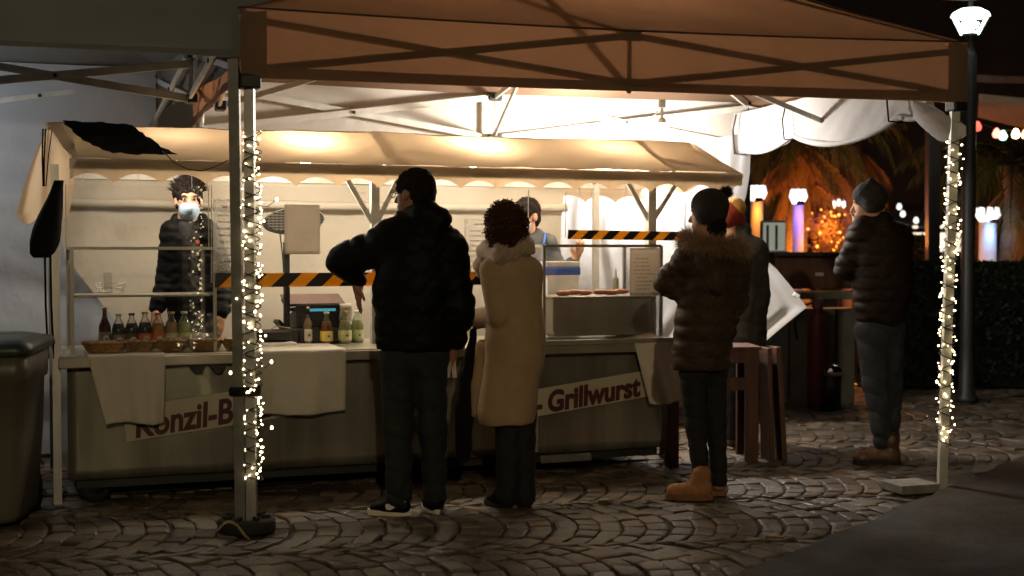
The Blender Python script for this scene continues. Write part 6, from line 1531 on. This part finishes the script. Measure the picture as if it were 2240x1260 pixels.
b = MB(); b.lathe([(.085, .04), (.09, .06), (.09, .72), (.07, .8), (.04, .84), (.035, .88)], n=20); b.build('cylinder', M['red_steel'], t, smooth=True); b = MB(); b.lathe([(.03, .86), (.05, .88), (.05, .95), (.02, .97)], n=14); b.build('valve_guard', plain('dusky_valve', (.12, .06, .05), .5), t, smooth=True); b = MB(); b.tube([(.0, 0, .93), (-.12, -.02, .9), (-.2, 0, .75), (-.18, .0, .6)], .012, 8); b.build('hose', M['rubber'], t, smooth=True)
b = MB(); b.lathe([(.08, .0), (.09, .0), (.09, .045), (.08, .045)], n=20); b.build('foot_ring', M['dark_iron'], t)
c = gb(1822, 11.7); t = empty('chrome_dome', c); tag(t, 'round chrome lid on a dark drum beside the red gas bottle', 'drum'); b = MB(); b.lathe([(.075, .0), (.075, .2), (.08, .3)], n=20); b.build('drum', M['dark_iron'], t, smooth=True); b = MB(); b.lathe([(.095, .3), (.08, .36), (.045, .4), (.001, .41)], n=20); b.build('lid', plain('chrome', (.5, .48, .45), .15, 1.0), t, smooth=True)

# ---- potted shrub with warm lights, black bowl
r = random.Random(12); c = gb(1812, 15.5); t = empty('lit_shrub', c); tag(t, 'small shrub full of glowing orange lights in a black bowl', 'shrub'); zb = P(0, 560, 15.5).z
b = MB(); b.lathe([(.12, 0), (.14, .02), (.1, .2), (.12, zb - .2), (.25, zb - .06), (.28, zb), (.22, zb - .01)], n=24); b.build('bowl', M['dark_iron'], t, smooth=True)
b = MB(); b.tube([(0, 0, zb - .05), (.01, 0, zb + .2), (-.03, .02, zb + .45)], [.02, .015, .008], 6); b.build('stem', M['palm_trunk'], t)
b = MB(); leafcloud(b, (-.02, 0, zb + .24), (.24, .2, .3), 700, .035, r, .2); b.build('foliage', M['dry_frond'], t)
M['ember'] = emit('orange_fairy_light', (1.0, .3, .04), 5); M['ember'].cycles.emission_sampling = 'NONE'; q = MB(); q.lathe([(.001, -.014), (.012, -.006), (.012, .006), (.001, .014)], n=8); eb = q.mesh('bulb', smooth=True); eb.materials.append(M['ember'])
for k in range(34):
    o = bpy.data.objects.new('bulb', eb); col.objects.link(o); o.parent = t; a = r.uniform(0, 6.28); rr = r.uniform(.08, .24); o.location = (rr*math.cos(a) - .02, rr*.8*math.sin(a), zb + r.uniform(.0, .55)); k_ = r.uniform(.6, 1.3); o.scale = (k_, k_, k_)
point('shrub_light', (-.05, -.12, zb + .3), 26, (1.0, .34, .06), .15, t)
def flood(px, py, Y, power, c_, label):
    t = empty('flood_light', gb(px, Y)); tag(t, label, 'flood light'); z = max(.12, P(0, py, Y).z)
    b = MB(); b.box((0, 0, z), (.16, .06, .12), Matrix.Rotation(-.6, 3, 'X')); b.build('housing', M['dark_iron'], t, bevel=.01); b = MB(); b.box((0, .034, z + .025), (.13, .006, .09), Matrix.Rotation(-.6, 3, 'X')); b.build('lens', emit('flood_lens', c_, 3), t); b = MB(); b.bar((0, 0, 0), (0, 0, z), .03); b.build('stake', M['dark_iron'], t)
    point('flood', (0, .16, z + .14), power, c_, .06, t)
flood(1716, 600, 16.6, 210, (1.0, .3, .05), 'orange flood light low in front of the glowing palm')
flood(1880, 600, 17.4, 60, (1.0, .36, .08), 'orange flood light below the darker palm')
flood(2222, 600, 14.8, 22, (1.0, .42, .1), 'orange flood light below the palm at the right edge')
flood(1712, 560, 18.2, 14, (.3, .12, 1.0), 'violet flood light behind the glowing palm')

# ---- hedge, round bush in a planter, right hand shrub
r = random.Random(21); c = gb(2140, 13.4); t = empty('hedge', c); tag(t, 'dark clipped hedge filling the lower right background', 'hedge')
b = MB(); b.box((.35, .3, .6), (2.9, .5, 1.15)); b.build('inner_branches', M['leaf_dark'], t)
b = MB()
for k in range(9000):
    x = r.uniform(-1.15, 1.85); f_ = r.random()
    p_ = Vector((x, r.uniform(-.02, .08), r.uniform(.03, 1.22))) if f_ < .7 else Vector((x, r.uniform(0, .6), 1.2 + r.uniform(-.02, .05))); n_ = Vector((r.gauss(0, .5), -1 + r.gauss(0, .5), r.gauss(0, .5))).normalized(); xx = n_.orthogonal().normalized(); xx.rotate(Matrix.Rotation(r.uniform(0, 6.28), 3, n_)); yy = n_.cross(xx); s_ = r.uniform(.02, .04)
    b.add([p_ - xx*s_, p_ - yy*s_*.5, p_ + xx*s_, p_ + yy*s_*.5], [(0, 1, 2, 3)])
b.build('leaves', M['leaf_dark'], t)
c = gb(2008, 15.5); t = empty('potted_bush', c); tag(t, 'round clipped bush in a planter right of the man in the grey hat', 'bush'); z = P(0, 548, 15.5).z
b = MB(); leafcloud(b, (0, 0, z), (.19, .19, .18), 1800, .026, r, .8); b.build('foliage', M['leaf_green'], t); b = MB(); b.lathe([(.001, z - .16), (.14, z - .1), (.16, z), (.11, z + .12), (.001, z + .15)], n=18); b.build('inner_branches', M['leaf_dark'], t, smooth=True)
b = MB(); b.lathe([(.2, 0), (.22, .05), (.3, z - .22), (.31, z - .2), (.27, z - .2)], n=22); b.build('planter', plain('terracotta_dark', (.1, .055, .025), .7), t, smooth=True)
# ---- dark house behind with its bright windows
t = empty('building', (7.2, 24, 0)); tag(t, 'dark plastered house with a strip of bright windows on the right', 'building')
M['plaster'] = plain('brown_plaster', (.05, .038, .028), .9, c2=(.065, .05, .037), scale=2, bmp=.2, bscale=20)
b = MB(); b.box((2.0, 2, 2.9), (12.0, 4, 5.8)); b.build('wall', M['plaster'], t)
b = MB(); b.box((2.0, -.25, 5.9), (12.6, 5, .25)); b.build('roof', M['dark_iron'], t)
M['window_lit'] = emit('lit_window', (1.0, .86, .62), 1.6); M['window_blue'] = emit('bluish_window', (.3, .5, .62), .35)
def win(x0, x1, z0, z1, m, fr=True):
    b = MB(); b.box(((x0+x1)/2, -.02, (z0+z1)/2), (x1-x0, .03, z1-z0)); o = b.build('window', m, t)
    b = MB(); b.box(((x0+x1)/2, -.06, z0 - .03), (x1-x0 + .1, .1, .05)); b.build('sill', M['plaster'], o)
    for x in (x0, x1): b = MB(); b.box((x, -.05, (z0+z1)/2), (.05, .06, z1-z0)); b.build('frame', M['dark_iron'], o)
def wx(px): return P(px, 0, 24).x - 7.2
for a_, b_ in ((1925, 1952), (1957, 1990), (1995, 2035), (2041, 2076), (2082, 2108)): win(wx(a_), wx(b_), P(0, 550, 24).z, P(0, 494, 24).z, M['window_lit'])
for a_, b_ in ((2042, 2052), (2094, 2102), (2014, 2022)): win(wx(a_), wx(b_), P(0, 500, 24).z, P(0, 470, 24).z, M['window_blue'])
b = MB(); b.box((wx(2015), -.4, P(0, 505, 24).z), (2.6, .8, .07)); b.build('canopy', M['plaster'], t)
t = empty('building', (-7.5, 17, 0)); tag(t, 'grey plastered house seen above the seam between the two tents', 'building'); M['plaster_grey'] = plain('grey_plaster', (.32, .33, .34), .9, c2=(.38, .39, .4), scale=1.5, bmp=.2, bscale=20)
b = MB(); b.box((0, 1.5, 3.4), (11, 3, 6.8)); b.build('wall', M['plaster_grey'], t); b = MB(); b.box((0, .9, 6.9), (11.4, 4.2, .2)); b.build('roof', M['dark_iron'], t)
for x in (-2, 0, 2.2): b = MB(); b.box((x, -.02, 5.2), (1.0, .06, 1.5)); o = b.build('window', M['dark_iron'], t); b = MB(); b.box((x, -.06, 4.42), (1.2, .14, .06)); b.build('sill', M['plaster_grey'], o)
# ---- pavilion roof and coloured bulbs at the right
t = empty('pavilion', gb(2290, 13.6)); tag(t, 'dark pavilion roof reaching in from the right edge', 'pavilion')
def wp(px, py, Y): return P(px, py, Y) - t.location
b = MB(); b.grid(lambda s_, u: wp(2142 + 260*s_, 205 + 40*u + 62*s_*(.4 + .6*u), 13.2 + 1.6*u), 6, 6, .06); b.build('roof', plain('brown_roof_board', (.12, .075, .05), .7), t)
b = MB(); b.bar(wp(2085, 170, 13.6), wp(2380, 182, 13.6), .05, .07); b.build('beam', M['wood_red'], t); b = MB(); b.bar(wp(2040, 250, 14.2), wp(2040, 860, 14.2) * Vector((1, 1, 1)), .12); b.build('post', M['lamp_pole'], t); b = MB(); b.bar(wp(2400, 240, 13.2), wp(2400, 900, 13.2), .12); b.build('post', M['lamp_pole'], t)
t = empty('string_lights', P(2190, 288, 12.9)); tag(t, 'string of large coloured bulbs under the pavilion roof', 'string lights')
b = MB(); pts = [P(x, y, 12.9) - t.location for x, y in ((2100, 262), (2140, 268), (2180, 284), (2215, 285), (2260, 284), (2300, 278))]; b.tube(pts, .006, 5); b.build('wire', M['wire'], t)
for i, (x, y, c_, st) in enumerate(((2138, 277, (1, .12, .08), 2.2), (2180, 292, (1, .25, .18), 4), (2194, 297, (.5, 1, .75), 4), (2222, 293, (1, .7, .32), 12), (2243, 294, (1, .35, .2), 4))):
    b = MB(); b.lathe([(.001, -.045), (.03, -.035), (.04, -.005), (.025, .03), (.012, .05)], n=14); b.build('bulb', emit('coloured_bulb_%s' % ('red', 'pink', 'green', 'amber', 'coral')[i], c_, st), t, smooth=True, loc=P(x, y, 12.9) - t.location)
t = empty('string_lights', P(1990, 460, 20)); tag(t, 'few small white bulbs blurred behind the man in the grey hat', 'string lights')
b = MB(); b.tube([P(x, y, 20) - t.location for x, y in ((1930, 440), (1967, 449), (1975, 466), (2005, 478), (2040, 470), (2090, 455))], .008, 5); b.build('wire', M['wire'], t)
for (x, y) in ((1967, 452), (1975, 468), (2004, 482)):
    b = MB(); b.lathe([(.001, -.05), (.035, -.03), (.04, 0), (.02, .045)], n=10); b.build('bulb', M['tulip'], t, smooth=True, loc=P(x, y, 20) - t.location)
